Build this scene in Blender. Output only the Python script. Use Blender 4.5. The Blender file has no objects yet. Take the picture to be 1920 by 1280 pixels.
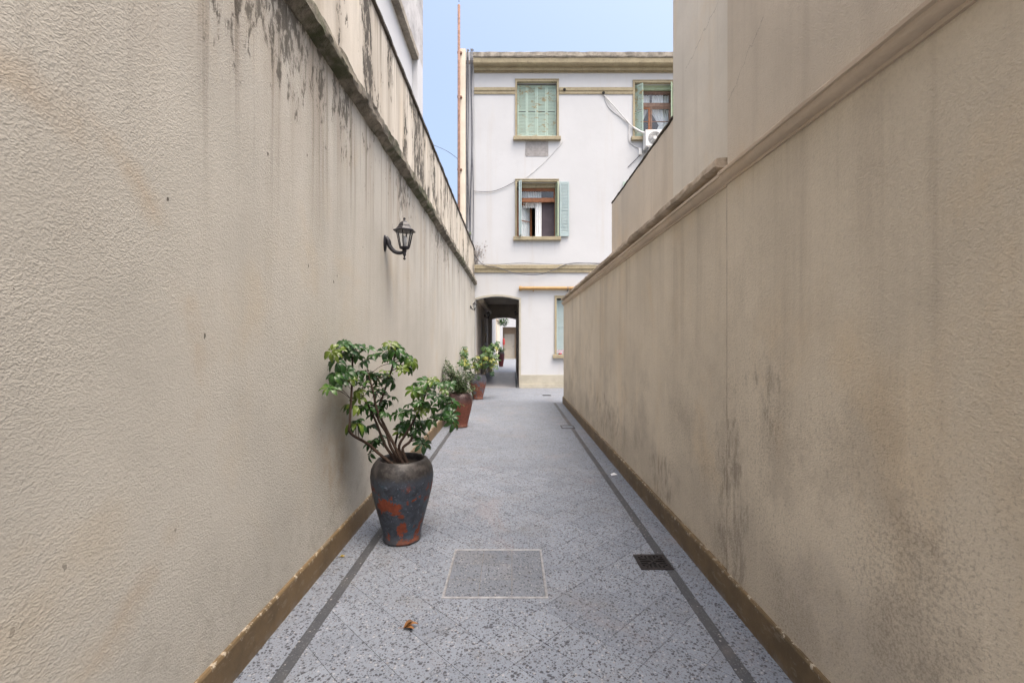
import bpy, math, random
from mathutils import Vector, Matrix, noise as mnoise
R = math.radians
random.seed(7)
scene = bpy.context.scene
COL = scene.collection

# ------------------------------------------------------------------ camera, sky, sun, exposure
F, CX, CY, EYE = 855.0, 961.0, 642.0, 1.45      # focal length in photo pixels, principal point, eye height
cam = bpy.data.cameras.new('camera')
cam.sensor_width = 36.0
cam.lens = F / 1920.0 * 36.0
cam.shift_x = -(CX - 960) / 1920.0
cam.shift_y = (CY - 640) / 1920.0
cam.clip_start, cam.clip_end = 0.05, 3000
camo = bpy.data.objects.new('camera', cam)
COL.objects.link(camo)
camo.location = (0, 0, EYE)
camo.rotation_euler = (R(90), 0, 0)
scene.camera = camo

SUN_AZ, SUN_EL = R(138), R(69)                 # azimuth from +Y towards +X: a hazy sun high behind on the right
world = bpy.data.worlds.new('World')
scene.world = world
world.use_nodes = True
wn = world.node_tree
sky = wn.nodes.new('ShaderNodeTexSky')
sky.sky_type = 'NISHITA'
sky.sun_disc = False
sky.sun_elevation, sky.sun_rotation = SUN_EL, SUN_AZ
sky.air_density, sky.dust_density, sky.ozone_density = 1.15, 9.5, 1.6
wn.links.new(sky.outputs[0], wn.nodes['Background'].inputs[0])
wn.nodes['Background'].inputs[1].default_value = 0.15
sun = bpy.data.lights.new('sun', 'SUN')
sun.energy, sun.angle, sun.color = 0.5, R(50), (1.0, 0.96, 0.9)
suno = bpy.data.objects.new('sun', sun)
COL.objects.link(suno)
sdir = Vector((math.sin(SUN_AZ) * math.cos(SUN_EL), math.cos(SUN_AZ) * math.cos(SUN_EL), math.sin(SUN_EL)))
suno.rotation_euler = sdir.to_track_quat('Z', 'Y').to_euler()
suno.location = (3, -8, 14)
vs = scene.view_settings
vs.view_transform, vs.look, vs.gamma = 'Standard', 'None', 1.0
vs.use_curve_mapping = False
vs.exposure = 1.42
scene.cycles.max_bounces = 8
scene.cycles.diffuse_bounces = 5
scene.cycles.use_denoising = True


def W(px, py, Y):
    """the point at depth Y metres that the photograph shows at pixel (px, py)"""
    return Vector(((px - CX) / F * Y, Y, EYE - (py - CY) / F * Y))


# ------------------------------------------------------------------ mesh and object helpers
class MB:
    def __init__(s):
        s.v, s.f = [], []

    def add(s, vs_, fs, M=None):
        o = len(s.v)
        s.v += [tuple((M @ Vector(p)) if M else p) for p in vs_]
        s.f += [tuple(i + o for i in f) for f in fs]
        return s

    def box(s, x0, x1, y0, y1, z0, z1, M=None):
        v = [(x0, y0, z0), (x1, y0, z0), (x1, y1, z0), (x0, y1, z0), (x0, y0, z1), (x1, y0, z1), (x1, y1, z1), (x0, y1, z1)]
        f = [(0, 3, 2, 1), (4, 5, 6, 7), (0, 1, 5, 4), (1, 2, 6, 5), (2, 3, 7, 6), (3, 0, 4, 7)]
        return s.add(v, f, M)

    def cbox(s, x0, x1, y0, y1, z0, z1, c=0.004, M=None):
        """box with its long edges chamfered (octagonal section along the longest axis)"""
        d = (x1 - x0, y1 - y0, z1 - z0)
        ax = d.index(max(d))
        lo, hi = (x0, y0, z0), (x1, y1, z1)
        a, b = [(1, 2), (2, 0), (0, 1)][ax]
        sec = [(lo[a] + c, lo[b]), (hi[a] - c, lo[b]), (hi[a], lo[b] + c), (hi[a], hi[b] - c), (hi[a] - c, hi[b]), (lo[a] + c, hi[b]), (lo[a], hi[b] - c), (lo[a], lo[b] + c)]
        v = []
        for e in (lo[ax], hi[ax]):
            for p, q in sec:
                t = [0, 0, 0]
                t[ax], t[a], t[b] = e, p, q
                v.append(tuple(t))
        f = [(i, (i + 1) % 8, (i + 1) % 8 + 8, i + 8) for i in range(8)] + [tuple(range(7, -1, -1)), tuple(range(8, 16))]
        return s.add(v, f, M)

    def tube(s, pts, r, n=8, cap=True, M=None):
        pts = [Vector(p) for p in pts]
        rs = list(r) if isinstance(r, (list, tuple)) else [r] * len(pts)
        rs += [rs[-1]] * (len(pts) - len(rs))
        v, f = [], []
        up = Vector((0.13, 0.31, 1)).normalized()
        for i, p in enumerate(pts):
            t = (pts[min(i + 1, len(pts) - 1)] - pts[max(i - 1, 0)]).normalized()
            a = t.cross(up)
            if a.length < 0.05:
                a = t.cross(Vector((1, 0, 0)))
            a.normalize()
            b = t.cross(a).normalized()
            for k in range(n):
                w = 2 * math.pi * k / n
                v.append(tuple(p + (a * math.cos(w) + b * math.sin(w)) * rs[i]))
        for i in range(len(pts) - 1):
            for k in range(n):
                f.append((i * n + k, i * n + (k + 1) % n, (i + 1) * n + (k + 1) % n, (i + 1) * n + k))
        if cap:
            f.append(tuple(range(n - 1, -1, -1)))
            f.append(tuple((len(pts) - 1) * n + k for k in range(n)))
        return s.add(v, f, M)

    def lathe(s, prof, c=(0, 0, 0), n=32, M=None, wob=0.0):
        v, f = [], []
        for j, (r, z) in enumerate(prof):
            for k in range(n):
                w = 2 * math.pi * k / n
                q = r * (1 + wob * mnoise.noise(Vector((math.cos(w) * 1.5, math.sin(w) * 1.5, z * 4))))
                v.append((c[0] + q * math.cos(w), c[1] + q * math.sin(w), c[2] + z))
        for j in range(len(prof) - 1):
            for k in range(n):
                f.append((j * n + k, j * n + (k + 1) % n, (j + 1) * n + (k + 1) % n, (j + 1) * n + k))
        f.append(tuple(range(n - 1, -1, -1)))
        f.append(tuple((len(prof) - 1) * n + k for k in range(n)))
        return s.add(v, f, M)

    def sweep_y(s, prof, y0, y1, step=0.05, jit=0.0, sc=6.0, seed=0.0, closed=True, jit_idx=None):
        """profile of (x, z) points swept along Y with noisy edges"""
        n = max(1, int(round((y1 - y0) / step)))
        m = len(prof)
        v, f = [], []
        for i in range(n + 1):
            y = y0 + (y1 - y0) * i / n
            for j, (x, z) in enumerate(prof):
                a = jit if (jit_idx is None or j in jit_idx) else 0
                p = Vector((x * 5 + seed, y * sc, z * 5 + j * 0.7))
                dx = a * (mnoise.noise(p) + 0.6 * mnoise.noise(p * 3.1))
                dz = a * (mnoise.noise(p + Vector((9, 3, 5))) + 0.6 * mnoise.noise(p * 2.7 + Vector((1, 8, 2))))
                v.append((x + dx, y, z + dz))
        for i in range(n):
            for j in range(m if closed else m - 1):
                k = (j + 1) % m
                f.append((i * m + j, (i + 1) * m + j, (i + 1) * m + k, i * m + k))
        if closed:
            f.append(tuple(range(m)))
            f.append(tuple(n * m + j for j in range(m - 1, -1, -1)))
        return s.add(v, f)

    def build(s, name, mat, parent=None, smooth=False, local=False):
        me = bpy.data.meshes.new(name)
        me.from_pydata(s.v, [], s.f)
        me.update()
        if smooth:
            for p in me.polygons:
                p.use_smooth = True
            if smooth == 'auto':
                try:
                    me.set_sharp_from_angle(angle=R(35))
                except Exception:
                    pass
        me.materials.append(mat)
        o = bpy.data.objects.new(name, me)
        COL.objects.link(o)
        return attach(o, parent, local)


def attach(o, parent, local=False):
    if parent is not None:
        o.parent = parent
        if not local and parent.type == 'EMPTY':
            o.matrix_parent_inverse = Matrix.Translation(parent.location).inverted()
    return o


def tag(o, label, cat, group=None):
    o['label'], o['category'] = label, cat
    if group:
        o['group'] = group
    return o


def struct(o, label=None):
    o['kind'] = 'structure'
    if label:
        o['label'] = label
    return o


def thing(name, loc, label, cat, group=None, rz=0.0, sc=1.0):
    e = bpy.data.objects.new(name, None)
    e.empty_display_size = 0.2
    COL.objects.link(e)
    e.location = loc
    e.rotation_euler = (0, 0, rz)
    e.scale = (sc, sc, sc)
    return tag(e, label, cat, group)


def smooth_path(pts, n=6):
    pts = [Vector(p) for p in pts]
    out = []
    for i in range(len(pts) - 1):
        p0, p1, p2, p3 = pts[max(i - 1, 0)], pts[i], pts[i + 1], pts[min(i + 2, len(pts) - 1)]
        for k in range(n):
            t = k / n
            out.append(0.5 * ((2 * p1) + (p2 - p0) * t + (2 * p0 - 5 * p1 + 4 * p2 - p3) * t * t + (3 * p1 - p0 - 3 * p2 + p3) * t ** 3))
    out.append(pts[-1])
    return out


# ------------------------------------------------------------------ material helpers
class Mat:
    def __init__(s, name, rough=0.9, spec=0.3):
        s.m = bpy.data.materials.new(name)
        s.m.use_nodes = True
        s.nt = s.m.node_tree
        s.b = s.nt.nodes['Principled BSDF']
        s.b.inputs['Roughness'].default_value = rough
        s.b.inputs['Specular IOR Level'].default_value = spec
        s._co = None

    def node(s, t, **kw):
        n = s.nt.nodes.new(t)
        for k, v in kw.items():
            setattr(n, k, v)
        return n

    def put(s, sock, v):
        if v is None:
            return
        if hasattr(v, 'is_output'):
            s.nt.links.new(v, sock)
        else:
            if sock.type == 'RGBA' and hasattr(v, '__len__') and len(v) == 3:
                v = (*v, 1)
            sock.default_value = v

    @property
    def co(s):
        if s._co is None:
            s._co = s.node('ShaderNodeTexCoord').outputs['Object']
        return s._co

    def sep(s, v=None):
        n = s.node('ShaderNodeSeparateXYZ')
        s.put(n.inputs[0], v or s.co)
        return n.outputs

    def comb(s, x, y, z):
        n = s.node('ShaderNodeCombineXYZ')
        for i, a in enumerate((x, y, z)):
            s.put(n.inputs[i], a)
        return n.outputs[0]

    def map(s, scale=(1, 1, 1), loc=(0, 0, 0), rot=(0, 0, 0), v=None):
        n = s.node('ShaderNodeMapping')
        s.put(n.inputs['Vector'], v or s.co)
        n.inputs['Scale'].default_value = scale
        n.inputs['Location'].default_value = loc
        n.inputs['Rotation'].default_value = rot
        return n.outputs[0]

    def noise(s, scale=5, detail=4, rough=0.55, dist=0, v=None):
        n = s.node('ShaderNodeTexNoise')
        s.put(n.inputs['Vector'], v or s.co)
        n.inputs['Scale'].default_value = scale
        n.inputs['Detail'].default_value = detail
        n.inputs['Roughness'].default_value = rough
        n.inputs['Distortion'].default_value = dist
        return n.outputs['Fac']

    def vor(s, scale=5, feature='F1', out='Distance', v=None, rnd=1.0):
        n = s.node('ShaderNodeTexVoronoi', feature=feature)
        s.put(n.inputs['Vector'], v or s.co)
        n.inputs['Scale'].default_value = scale
        n.inputs['Randomness'].default_value = rnd
        return n if out == 'node' else n.outputs[out]

    def math(s, op, a, b=None, c=None, clamp=False):
        n = s.node('ShaderNodeMath', operation=op, use_clamp=clamp)
        for i, x in enumerate((a, b, c)):
            s.put(n.inputs[i], x)
        return n.outputs[0]

    def ss(s, x, a, b, lo=0.0, hi=1.0):
        n = s.node('ShaderNodeMapRange', interpolation_type='SMOOTHSTEP')
        s.put(n.inputs[0], x)
        n.inputs[1].default_value, n.inputs[2].default_value = a, b
        n.inputs[3].default_value, n.inputs[4].default_value = lo, hi
        return n.outputs[0]

    def mul(s, *xs):
        r = xs[0]
        for x in xs[1:]:
            r = s.math('MULTIPLY', r, x)
        return r

    def mix(s, f, a, b, blend='MIX'):
        n = s.node('ShaderNodeMix', data_type='RGBA', blend_type=blend)
        s.put(n.inputs[0], f)
        s.put(n.inputs[6], a)
        s.put(n.inputs[7], b)
        return n.outputs[2]

    def bump(s, h, strength=0.5, dist=0.01, nrm=None):
        n = s.node('ShaderNodeBump')
        n.inputs['Strength'].default_value = strength
        n.inputs['Distance'].default_value = dist
        s.put(n.inputs['Height'], h)
        if nrm is not None:
            s.put(n.inputs['Normal'], nrm)
        return n.outputs[0]

    def blob(s, a, b, ca, cb, ra, rb):
        """soft elliptical mask in two coordinates"""
        p = s.math('DIVIDE', s.math('SUBTRACT', a, ca), ra)
        q = s.math('DIVIDE', s.math('SUBTRACT', b, cb), rb)
        d = s.math('ADD', s.math('MULTIPLY', p, p), s.math('MULTIPLY', q, q))
        return s.ss(d, 0.15, 1.0, 1.0, 0.0)

    def done(s, color=None, normal=None, rough=None):
        if color is not None:
            s.put(s.b.inputs['Base Color'], color)
        if normal is not None:
            s.put(s.b.inputs['Normal'], normal)
        if rough is not None:
            s.put(s.b.inputs['Roughness'], rough)
        return s.m


def plain(name, col, rough=0.7, var=0.12, scale=9, bump=0.0, metal=0.0, spec=0.4):
    M = Mat(name, rough, spec)
    n = M.noise(scale, 5, 0.6)
    c = M.mix(M.ss(n, 0.3, 0.7), tuple(x * (1 - var) for x in col), tuple(min(1, x * (1 + var)) for x in col))
    M.b.inputs['Metallic'].default_value = metal
    return M.done(c, M.bump(M.noise(scale * 8, 4), bump, 0.004) if bump else None)


CORN_L = 3.30        # left ledge underside
ZR = 2.345           # right moulding underside
YS = 2.57            # where the high near part of the right wall ends


def stucco(name, base, side, grain=1.0):
    """rough-cast plaster; side 'L', 'R' or 'U' picks which stains grow on it"""
    M = Mat(name, 0.95, 0.15)
    X, Y, Z = M.sep()
    wall = M.comb(0.0, Y, Z)
    wide = M.noise(0.9, 4, 0.6, v=wall)
    col = M.mix(M.ss(wide, 0.3, 0.7), tuple(c * 0.9 for c in base), tuple(c * 1.06 for c in base))
    warm = (base[0] * 1.02, base[1] * 0.9, base[2] * 0.74)
    col = M.mix(M.mul(M.ss(M.noise(1.7, 5, 0.6, 0.4, v=M.map((1, 1, 0.7), (3, 1, 7))), 0.5, 0.75), 0.45), col, warm)
    fine = M.noise(38, 3, 0.6, v=wall)
    col = M.mix(M.mul(M.ss(fine, 0.45, 0.75), 0.18), col, tuple(c * 0.72 for c in base))
    # vertical run marks
    run = M.noise(1.0, 5, 0.6, v=M.map((1, 5.5, 0.32)))
    run2 = M.noise(1.0, 4, 0.6, v=M.map((1, 17.0, 0.5), (5, 0, 2)))
    if side == 'L':
        below = M.mul(M.ss(Z, CORN_L - 2.3, CORN_L, 0.12, 1.0), M.ss(Y, 1.5, 3.2, 0.35, 1.0))
        col = M.mix(M.mul(M.ss(run, 0.46, 0.66), below, 0.42), col, (0.27, 0.23, 0.185))
        col = M.mix(M.mul(M.ss(run, 0.44, 0.28), below, 0.45), col, tuple(min(1, c * 1.18) for c in base))
        col = M.mix(M.mul(M.ss(run2, 0.52, 0.68), M.ss(Z, CORN_L - 1.5, CORN_L - 0.1), 0.55), col, (0.13, 0.115, 0.095))
        # black growth hanging under the ledge
        moldn = M.noise(1.0, 8, 0.72, 0.3, v=M.map((1, 17, 7), (2, 0, 0)))
        patch = M.ss(M.noise(1.1, 3, v=M.map((1, 1, 0.15), (0, 4, 0))), 0.36, 0.62)
        mask = M.mul(M.ss(Z, CORN_L - 1.15, CORN_L - 0.03), patch)
        col = M.mix(M.mul(mask, M.ss(M.noise(1.0, 5, 0.6, v=M.map((1, 7, 2))), 0.35, 0.65), 0.4), col, (0.25, 0.20, 0.15))
        col = M.mix(M.mul(M.ss(M.math('ADD', moldn, M.mul(mask, 0.26)), 0.69, 0.78), 0.74), col, (0.05, 0.045, 0.037))
        # damp ring with ochre edge
        dy = M.math('DIVIDE', M.math('SUBTRACT', Y, 1.06), 0.70)
        dz = M.math('DIVIDE', M.math('SUBTRACT', Z, 1.28), 0.82)
        r = M.math('SQRT', M.math('ADD', M.mul(dy, dy), M.mul(dz, dz)))
        r = M.math('ADD', r, M.math('MULTIPLY', M.math('SUBTRACT', M.noise(4.5, 5, 0.65, v=wall), 0.5), 0.22))
        ring = M.math('SUBTRACT', 1.0, M.math('MULTIPLY', M.math('ABSOLUTE', M.math('SUBTRACT', r, 1.0)), 11.0), clamp=True)
        col = M.mix(M.mul(ring, M.ss(M.noise(3.2, 4, v=wall), 0.38, 0.6), 0.27), col, (0.40, 0.28, 0.16))
        col = M.mix(M.mul(M.blob(Y, Z, 3.15, 0.75, 0.35, 0.55), M.ss(M.noise(6, 5, v=wall), 0.35, 0.7), 0.5), col, (0.31, 0.23, 0.14))  # brown patch beside the near jar: plant's soft shadow put into the colour
        # scattered dark specks
        v = M.vor(7.5, out='node', v=M.map((0.0, 1.0, 0.6), (0, 3, 0)))
        sel = M.math('GREATER_THAN', M.sep(v.outputs['Color'])[0], 0.42)
        sp = M.mul(M.math('LESS_THAN', M.math('ADD', v.outputs['Distance'], M.mul(M.noise(70, 3, v=wall), 0.13)), 0.108), sel, M.ss(Z, 0.2, 1.4, 0.0, 1.0))
        col = M.mix(M.mul(sp, 0.85), col, (0.06, 0.055, 0.045))
        # grey foot of the wall
        col = M.mix(M.mul(M.ss(Z, 0.75, 0.15), M.ss(M.noise(7, 6, 0.7, v=wall), 0.45, 0.7), 0.4), col, (0.22, 0.20, 0.17))
    elif side == 'U':
        moldn = M.noise(1.0, 8, 0.72, 0.4, v=M.map((1, 13, 5), (2, 0, 0)))
        patch = M.ss(M.noise(1.0, 4, 0.6, 0.5, v=M.map((1, 2.2, 0.8), (7, 1, 0))), 0.40, 0.62)
        col = M.mix(M.mul(patch, 0.3), col, (0.26, 0.23, 0.19))
        col = M.mix(M.mul(M.ss(run, 0.42, 0.66), 0.5), col, (0.27, 0.235, 0.19))
        col = M.mix(M.mul(M.ss(M.math('ADD', moldn, M.mul(patch, 0.22)), 0.66, 0.73), 0.88), col, (0.05, 0.046, 0.04))
        col = M.mix(M.mul(M.ss(run2, 0.54, 0.66), M.ss(Z, CORN_L + 0.2, CORN_L + 1.1), 0.55), col, (0.08, 0.07, 0.06))
    elif side == 'R':
        col = M.mix(M.mul(M.ss(run, 0.48, 0.72), M.ss(Z, 0.2, ZR, 0.3, 1.0), 0.28), col, (0.25, 0.195, 0.15))
        col = M.mix(M.mul(M.ss(run, 0.43, 0.3), 0.4), col, tuple(min(1, c * 1.16) for c in base))
        col = M.mix(M.mul(M.ss(run2, 0.55, 0.75), M.ss(Z, ZR - 1.5, ZR), 0.16), col, (0.2, 0.16, 0.12))
        moldn = M.noise(1.0, 8, 0.74, 0.3, v=M.map((1, 16, 6), (1, 0, 3)))
        blobs = M.math('MAXIMUM', M.math('MAXIMUM', M.blob(Y, Z, 6.0, 0.5, 1.5, 0.42), M.blob(Y, Z, 3.75, 0.35, 0.45, 0.3)),
                       M.math('MAXIMUM', M.blob(Y, Z, 2.55, 0.5, 0.3, 0.9), M.blob(Y, Z, 2.13, 1.17, 0.14, 0.26)))
        blobs = M.math('MAXIMUM', blobs, M.math('MAXIMUM', M.blob(Y, Z, 2.32, 1.27, 0.12, 0.10), M.mul(M.blob(Y, Z, 1.97, 1.385, 0.42, 0.05), 0.45)))
        col = M.mix(M.mul(M.ss(M.math('ADD', moldn, M.mul(blobs, 0.16)), 0.60, 0.78), M.math('POWER', blobs, 0.6), 0.45), col, (0.115, 0.09, 0.07))
        soft = M.ss(M.noise(1.0, 8, 0.75, 0.8, v=M.map((1, 11, 9), (3, 0, 1))), 0.5, 0.62)
        near = M.math('MAXIMUM', M.blob(Y, Z, 1.72, 0.98, 0.32, 0.30), M.blob(Y, Z, 1.38, 0.95, 0.2, 0.3))
        col = M.mix(M.mul(soft, near, 0.14), col, (0.2, 0.15, 0.11))
        grime = M.ss(M.noise(3.0, 7, 0.7, v=M.map((1, 1, 0.8), (0, 2, 5))), 0.46, 0.66)
        col = M.mix(M.mul(grime, M.ss(Z, 1.9, 0.4, 0.25, 1.0), 0.30), col, (0.19, 0.155, 0.125))
        pit = M.ss(M.math('ADD', M.noise(75, 5, 0.75, v=wall), M.mul(M.noise(1.5, 4, v=M.map((1, 1, 1), (2, 9, 4))), 0.35)), 0.70, 0.80)
        col = M.mix(M.mul(pit, M.ss(Z, 2.2, 0.6, 0.25, 1.0), 0.34), col, (0.12, 0.095, 0.075))
        damp = M.ss(M.math('ADD', Z, M.mul(M.noise(1.8, 6, 0.65, v=wall), 0.9)), 1.15, 0.85)
        col = M.mix(M.mul(damp, 0.22), col, (0.24, 0.21, 0.18))
        seam = M.ss(M.math('ABSOLUTE', M.math('SUBTRACT', M.math('ADD', Y, M.mul(M.noise(9, 4, v=wall), 0.012)), YS + 0.03)), 0.004, 0.016, 1.0, 0.0)
        col = M.mix(M.mul(seam, M.ss(M.noise(5, 4, v=wall), 0.3, 0.55), 0.5), col, (0.17, 0.13, 0.10))
        # pale salt bloom near the floor
        col = M.mix(M.mul(M.blob(Y, Z, 1.75, 0.35, 0.42, 0.4), M.ss(M.noise(9, 6, 0.7, v=wall), 0.4, 0.65), 0.4), col, (0.52, 0.47, 0.41))
    else:
        col = M.mix(M.mul(M.ss(run, 0.5, 0.7), 0.22), col, (0.30, 0.255, 0.21))
        for ya, za, yb, zb in ((3.28, 3.95, 3.95, 3.80), (2.2, 3.02, 2.58, 2.80), (5.0, 3.2, 5.5, 2.7)):
            k = (zb - za) / (yb - ya)
            line = M.math('SUBTRACT', Z, M.math('ADD', za - ya * k, M.mul(Y, k)))
            line = M.math('ADD', line, M.mul(M.math('SUBTRACT', M.noise(7, 6, 0.7, v=wall), 0.5), 0.16))
            on = M.mul(M.math('LESS_THAN', M.math('ABSOLUTE', line), 0.0028), M.math('GREATER_THAN', Y, ya), M.math('LESS_THAN', Y, yb))
            col = M.mix(M.mul(on, 0.5), col, (0.2, 0.17, 0.14))
    # relief: thrown plaster, a little drawn out sideways
    g = M.map((1.0, 0.78, 1.0), rot=(R(14), 0, 0))
    h1 = M.noise(175, 2, 0.55, 0.1, v=g)
    h2 = M.noise(80, 2, 0.5, 0.1, v=g)
    h3 = M.noise(3.0, 3, 0.5, v=wall)
    worn = M.ss(M.noise(1.6, 5, 0.65, v=M.map((1, 1, 1), (6, 6, 6))), 0.35, 0.65, 0.45, 1.1)
    h = M.math('ADD', M.mul(M.math('ADD', M.mul(M.ss(h1, 0.35, 0.72), 0.75), M.mul(M.ss(h2, 0.3, 0.75), 0.55)), worn), M.math('ADD', M.mul(h3, 2.2), M.mul(M.noise(430, 2, 0.6, v=wall), 0.5)))
    return M.done(col, M.bump(h, 0.36 * grain, 0.006))


def terrazzo(name, base, gloss=0.5, dens=1.0, fine=1.0):
    M = Mat(name, gloss, 0.35)
    X, Y, Z = M.sep()
    flat = M.comb(X, Y, 0.0)
    wide = M.noise(0.8, 5, 0.6, v=flat)
    col = M.mix(M.ss(wide, 0.3, 0.7), tuple(c * 0.86 for c in base), tuple(c * 1.06 for c in base))
    col = M.mix(M.mul(M.ss(M.noise(26, 3, v=flat), 0.4, 0.7), 0.3), col, tuple(c * 0.8 for c in base))
    for sc, lo, r, c, k in ((54, 0.66, 0.36, (0.036, 0.039, 0.05), 0.95), (88, 0.52, 0.42, (0.048, 0.052, 0.064), 0.9), (140, 0.45, 0.45, (0.12, 0.125, 0.14), 0.75), (66, 0.82, 0.30, (0.42, 0.41, 0.41), 0.5)):
        sc *= fine
        v = M.vor(sc, out='node', v=M.map((1, 1, 0), (sc * 0.37, sc * 0.11, 0), (0, 0, sc)))
        cell = M.sep(v.outputs['Color'])
        rr = M.math('MULTIPLY', cell[1], r)
        hit = M.math('LESS_THAN', M.math('ADD', v.outputs['Distance'], M.mul(M.noise(sc * 2.2, 2, v=flat), 0.3)), M.math('ADD', rr, 0.29))
        thr = 1 - (1 - lo) * dens
        col = M.mix(M.mul(hit, M.math('GREATER_THAN', cell[0], thr), k), col, c)
    rnd = M.node('ShaderNodeObjectInfo').outputs['Random']
    col = M.mix(1.0, col, M.mix(rnd, (0.90, 0.90, 0.91), (1.07, 1.06, 1.05)), 'MULTIPLY')
    dirt = M.ss(M.noise(2.2, 7, 0.68, v=flat), 0.48, 0.72)
    col = M.mix(M.mul(dirt, 0.32), col, (0.15, 0.14, 0.13))
    col = M.mix(M.mul(M.ss(M.noise(1.4, 6, 0.7, 0.5, v=M.map((1, 0.6, 0), (7, 3, 0))), 0.54, 0.68), 0.22), col, (0.30, 0.25, 0.24))
    rg = M.math('ADD', gloss, M.mul(M.math('SUBTRACT', M.noise(5, 5, v=flat), 0.5), 0.25))
    return M.done(col, M.bump(M.noise(90, 3, v=flat), 0.12, 0.002), rg)


def white_plaster(name, base=(0.525, 0.538, 0.553)):
    M = Mat(name, 0.9, 0.2)
    X, Y, Z = M.sep()
    col = M.mix(M.ss(M.noise(0.7, 5, 0.6), 0.3, 0.7), tuple(c * 0.94 for c in base), base)
    run = M.noise(1.0, 5, 0.65, v=M.map((3.2, 1, 0.2)))
    col = M.mix(M.mul(M.ss(run, 0.52, 0.72), 0.22), col, (0.45, 0.41, 0.36))
    drip = M.noise(1.0, 5, 0.7, v=M.map((14, 1, 0.6)))
    under = M.mul(M.ss(X, -0.05, 0.1), M.ss(X, 1.62, 1.45))
    for zc in (8.1, 4.75):
        col = M.mix(M.mul(M.ss(drip, 0.5, 0.68), M.ss(Z, zc - 0.6, zc), M.ss(Z, zc + 0.06, zc), under, 0.22), col, (0.30, 0.27, 0.23))
    col = M.mix(M.mul(M.ss(M.noise(1.6, 7, 0.7, 0.6), 0.56, 0.66), 0.13), col, (0.42, 0.42, 0.44))
    spk = M.vor(3.1, out='node', v=M.map((1, 0, 1)))
    sp = M.mul(M.math('LESS_THAN', M.math('ADD', spk.outputs['Distance'], M.mul(M.noise(24, 3), 0.08)), 0.085), M.math('GREATER_THAN', M.sep(spk.outputs['Color'])[0], 0.7))
    col = M.mix(M.mul(sp, 0.35), col, (0.45, 0.44, 0.43))
    h = M.math('ADD', M.mul(M.noise(40, 4), 0.25), M.mul(M.noise(2.3, 4), 1.5))
    return M.done(col, M.bump(h, 0.35, 0.012))


def weathered(name, base, dark, moss=0.0, rough=0.9, sc=6.0):
    M = Mat(name, rough, 0.2)
    n = M.noise(sc, 7, 0.7, 0.3)
    col = M.mix(M.ss(n, 0.35, 0.68), base, dark)
    col = M.mix(M.mul(M.ss(M.noise(sc * 5, 5, 0.7), 0.5, 0.75), 0.6), col, tuple(c * 0.45 for c in dark))
    if moss:
        nz = M.sep(M.node('ShaderNodeNewGeometry').outputs['Normal'])
        grow = M.ss(M.noise(1.3, 4, 0.6, v=M.map((1, 1, 1), (4, 2, 0))), 0.42, 0.62)
        col = M.mix(M.mul(grow, M.ss(M.noise(sc * 2, 5), 0.3, 0.6), moss), col, (0.075, 0.088, 0.045))
    h = M.math('ADD', M.noise(sc * 4, 6, 0.7), M.mul(M.noise(sc * 16, 3), 0.4))
    return M.done(col, M.bump(h, 0.7, 0.012))


def glaze(name, slate, rust, thr=0.55, dark_top=0.6):
    M = Mat(name, 0.42, 0.4)
    X, Y, Z = M.sep()
    n = M.noise(6.5, 8, 0.68, 0.5)
    n2 = M.noise(22, 5, 0.7)
    base = M.mix(M.ss(n2, 0.35, 0.7), slate, tuple(c * 0.45 for c in slate))
    base = M.mix(M.mul(M.ss(M.noise(7, 5, 0.7, v=M.map(loc=(5, 5, 5))), 0.52, 0.62), 0.5), base, (slate[0] * 0.9, slate[1] * 1.5, slate[2] * 1.6))
    base = M.mix(M.mul(M.ss(M.noise(48, 5, 0.8), 0.57, 0.68), 0.7), base, tuple(min(1, c * 3.2 + 0.04) for c in slate))
    k = M.math('ADD', n, M.mul(M.math('SUBTRACT', n2, 0.5), 0.10))
    r = M.mul(M.ss(k, thr, thr + 0.025), M.ss(Z, 0.50, 0.36))
    rc = M.mix(M.ss(M.noise(30, 5, 0.7), 0.35, 0.7), rust, tuple(c * 0.6 for c in rust))
    col = M.mix(r, base, rc)
    col = M.mix(M.ss(M.math('ADD', Z, M.mul(n, 0.12)), dark_top - 0.06, dark_top), col, M.mix(M.ss(n2, 0.4, 0.65), (0.02, 0.019, 0.02), (0.06, 0.056, 0.055)))
    dust = M.mul(M.ss(Z, 0.09, 0.0), M.ss(n2, 0.35, 0.65), 0.4)
    col = M.mix(dust, col, (0.16, 0.13, 0.11))
    return M.done(col, M.bump(M.math('ADD', M.mul(r, -0.5), n2), 0.35, 0.004), M.math('ADD', 0.45, M.mul(r, 0.3)))


def leafmat(name, a, b, tip=None):
    M = Mat(name, 0.36, 0.5)
    oi = M.node('ShaderNodeObjectInfo')
    rnd = oi.outputs['Random']
    n = M.noise(18, 3)
    col = M.mix(rnd, a, b)
    col = M.mix(M.mul(M.ss(n, 0.4, 0.7), 0.45), col, tuple(c * 0.55 for c in a))
    if tip:
        col = M.mix(M.ss(M.math('ADD', rnd, M.mul(M.math('SUBTRACT', M.noise(12, 3), 0.5), 0.5)), 0.72, 0.92), col, tip)
    geo = M.node('ShaderNodeNewGeometry')
    col = M.mix(M.mul(geo.outputs['Backfacing'], 0.6), col, tuple(min(1, c * 1.7 + 0.015) for c in a))
    M.put(M.b.inputs['Base Color'], col)
    tr = M.node('ShaderNodeBsdfTranslucent')
    M.put(tr.inputs[0], M.mix(0.5, col, (0.12, 0.22, 0.02)))
    ms = M.node('ShaderNodeMixShader')
    ms.inputs[0].default_value = 0.18
    M.nt.links.new(M.b.outputs[0], ms.inputs[1])
    M.nt.links.new(tr.outputs[0], ms.inputs[2])
    M.nt.links.new(ms.outputs[0], M.nt.nodes['Material Output'].inputs[0])
    return M.m


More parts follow.
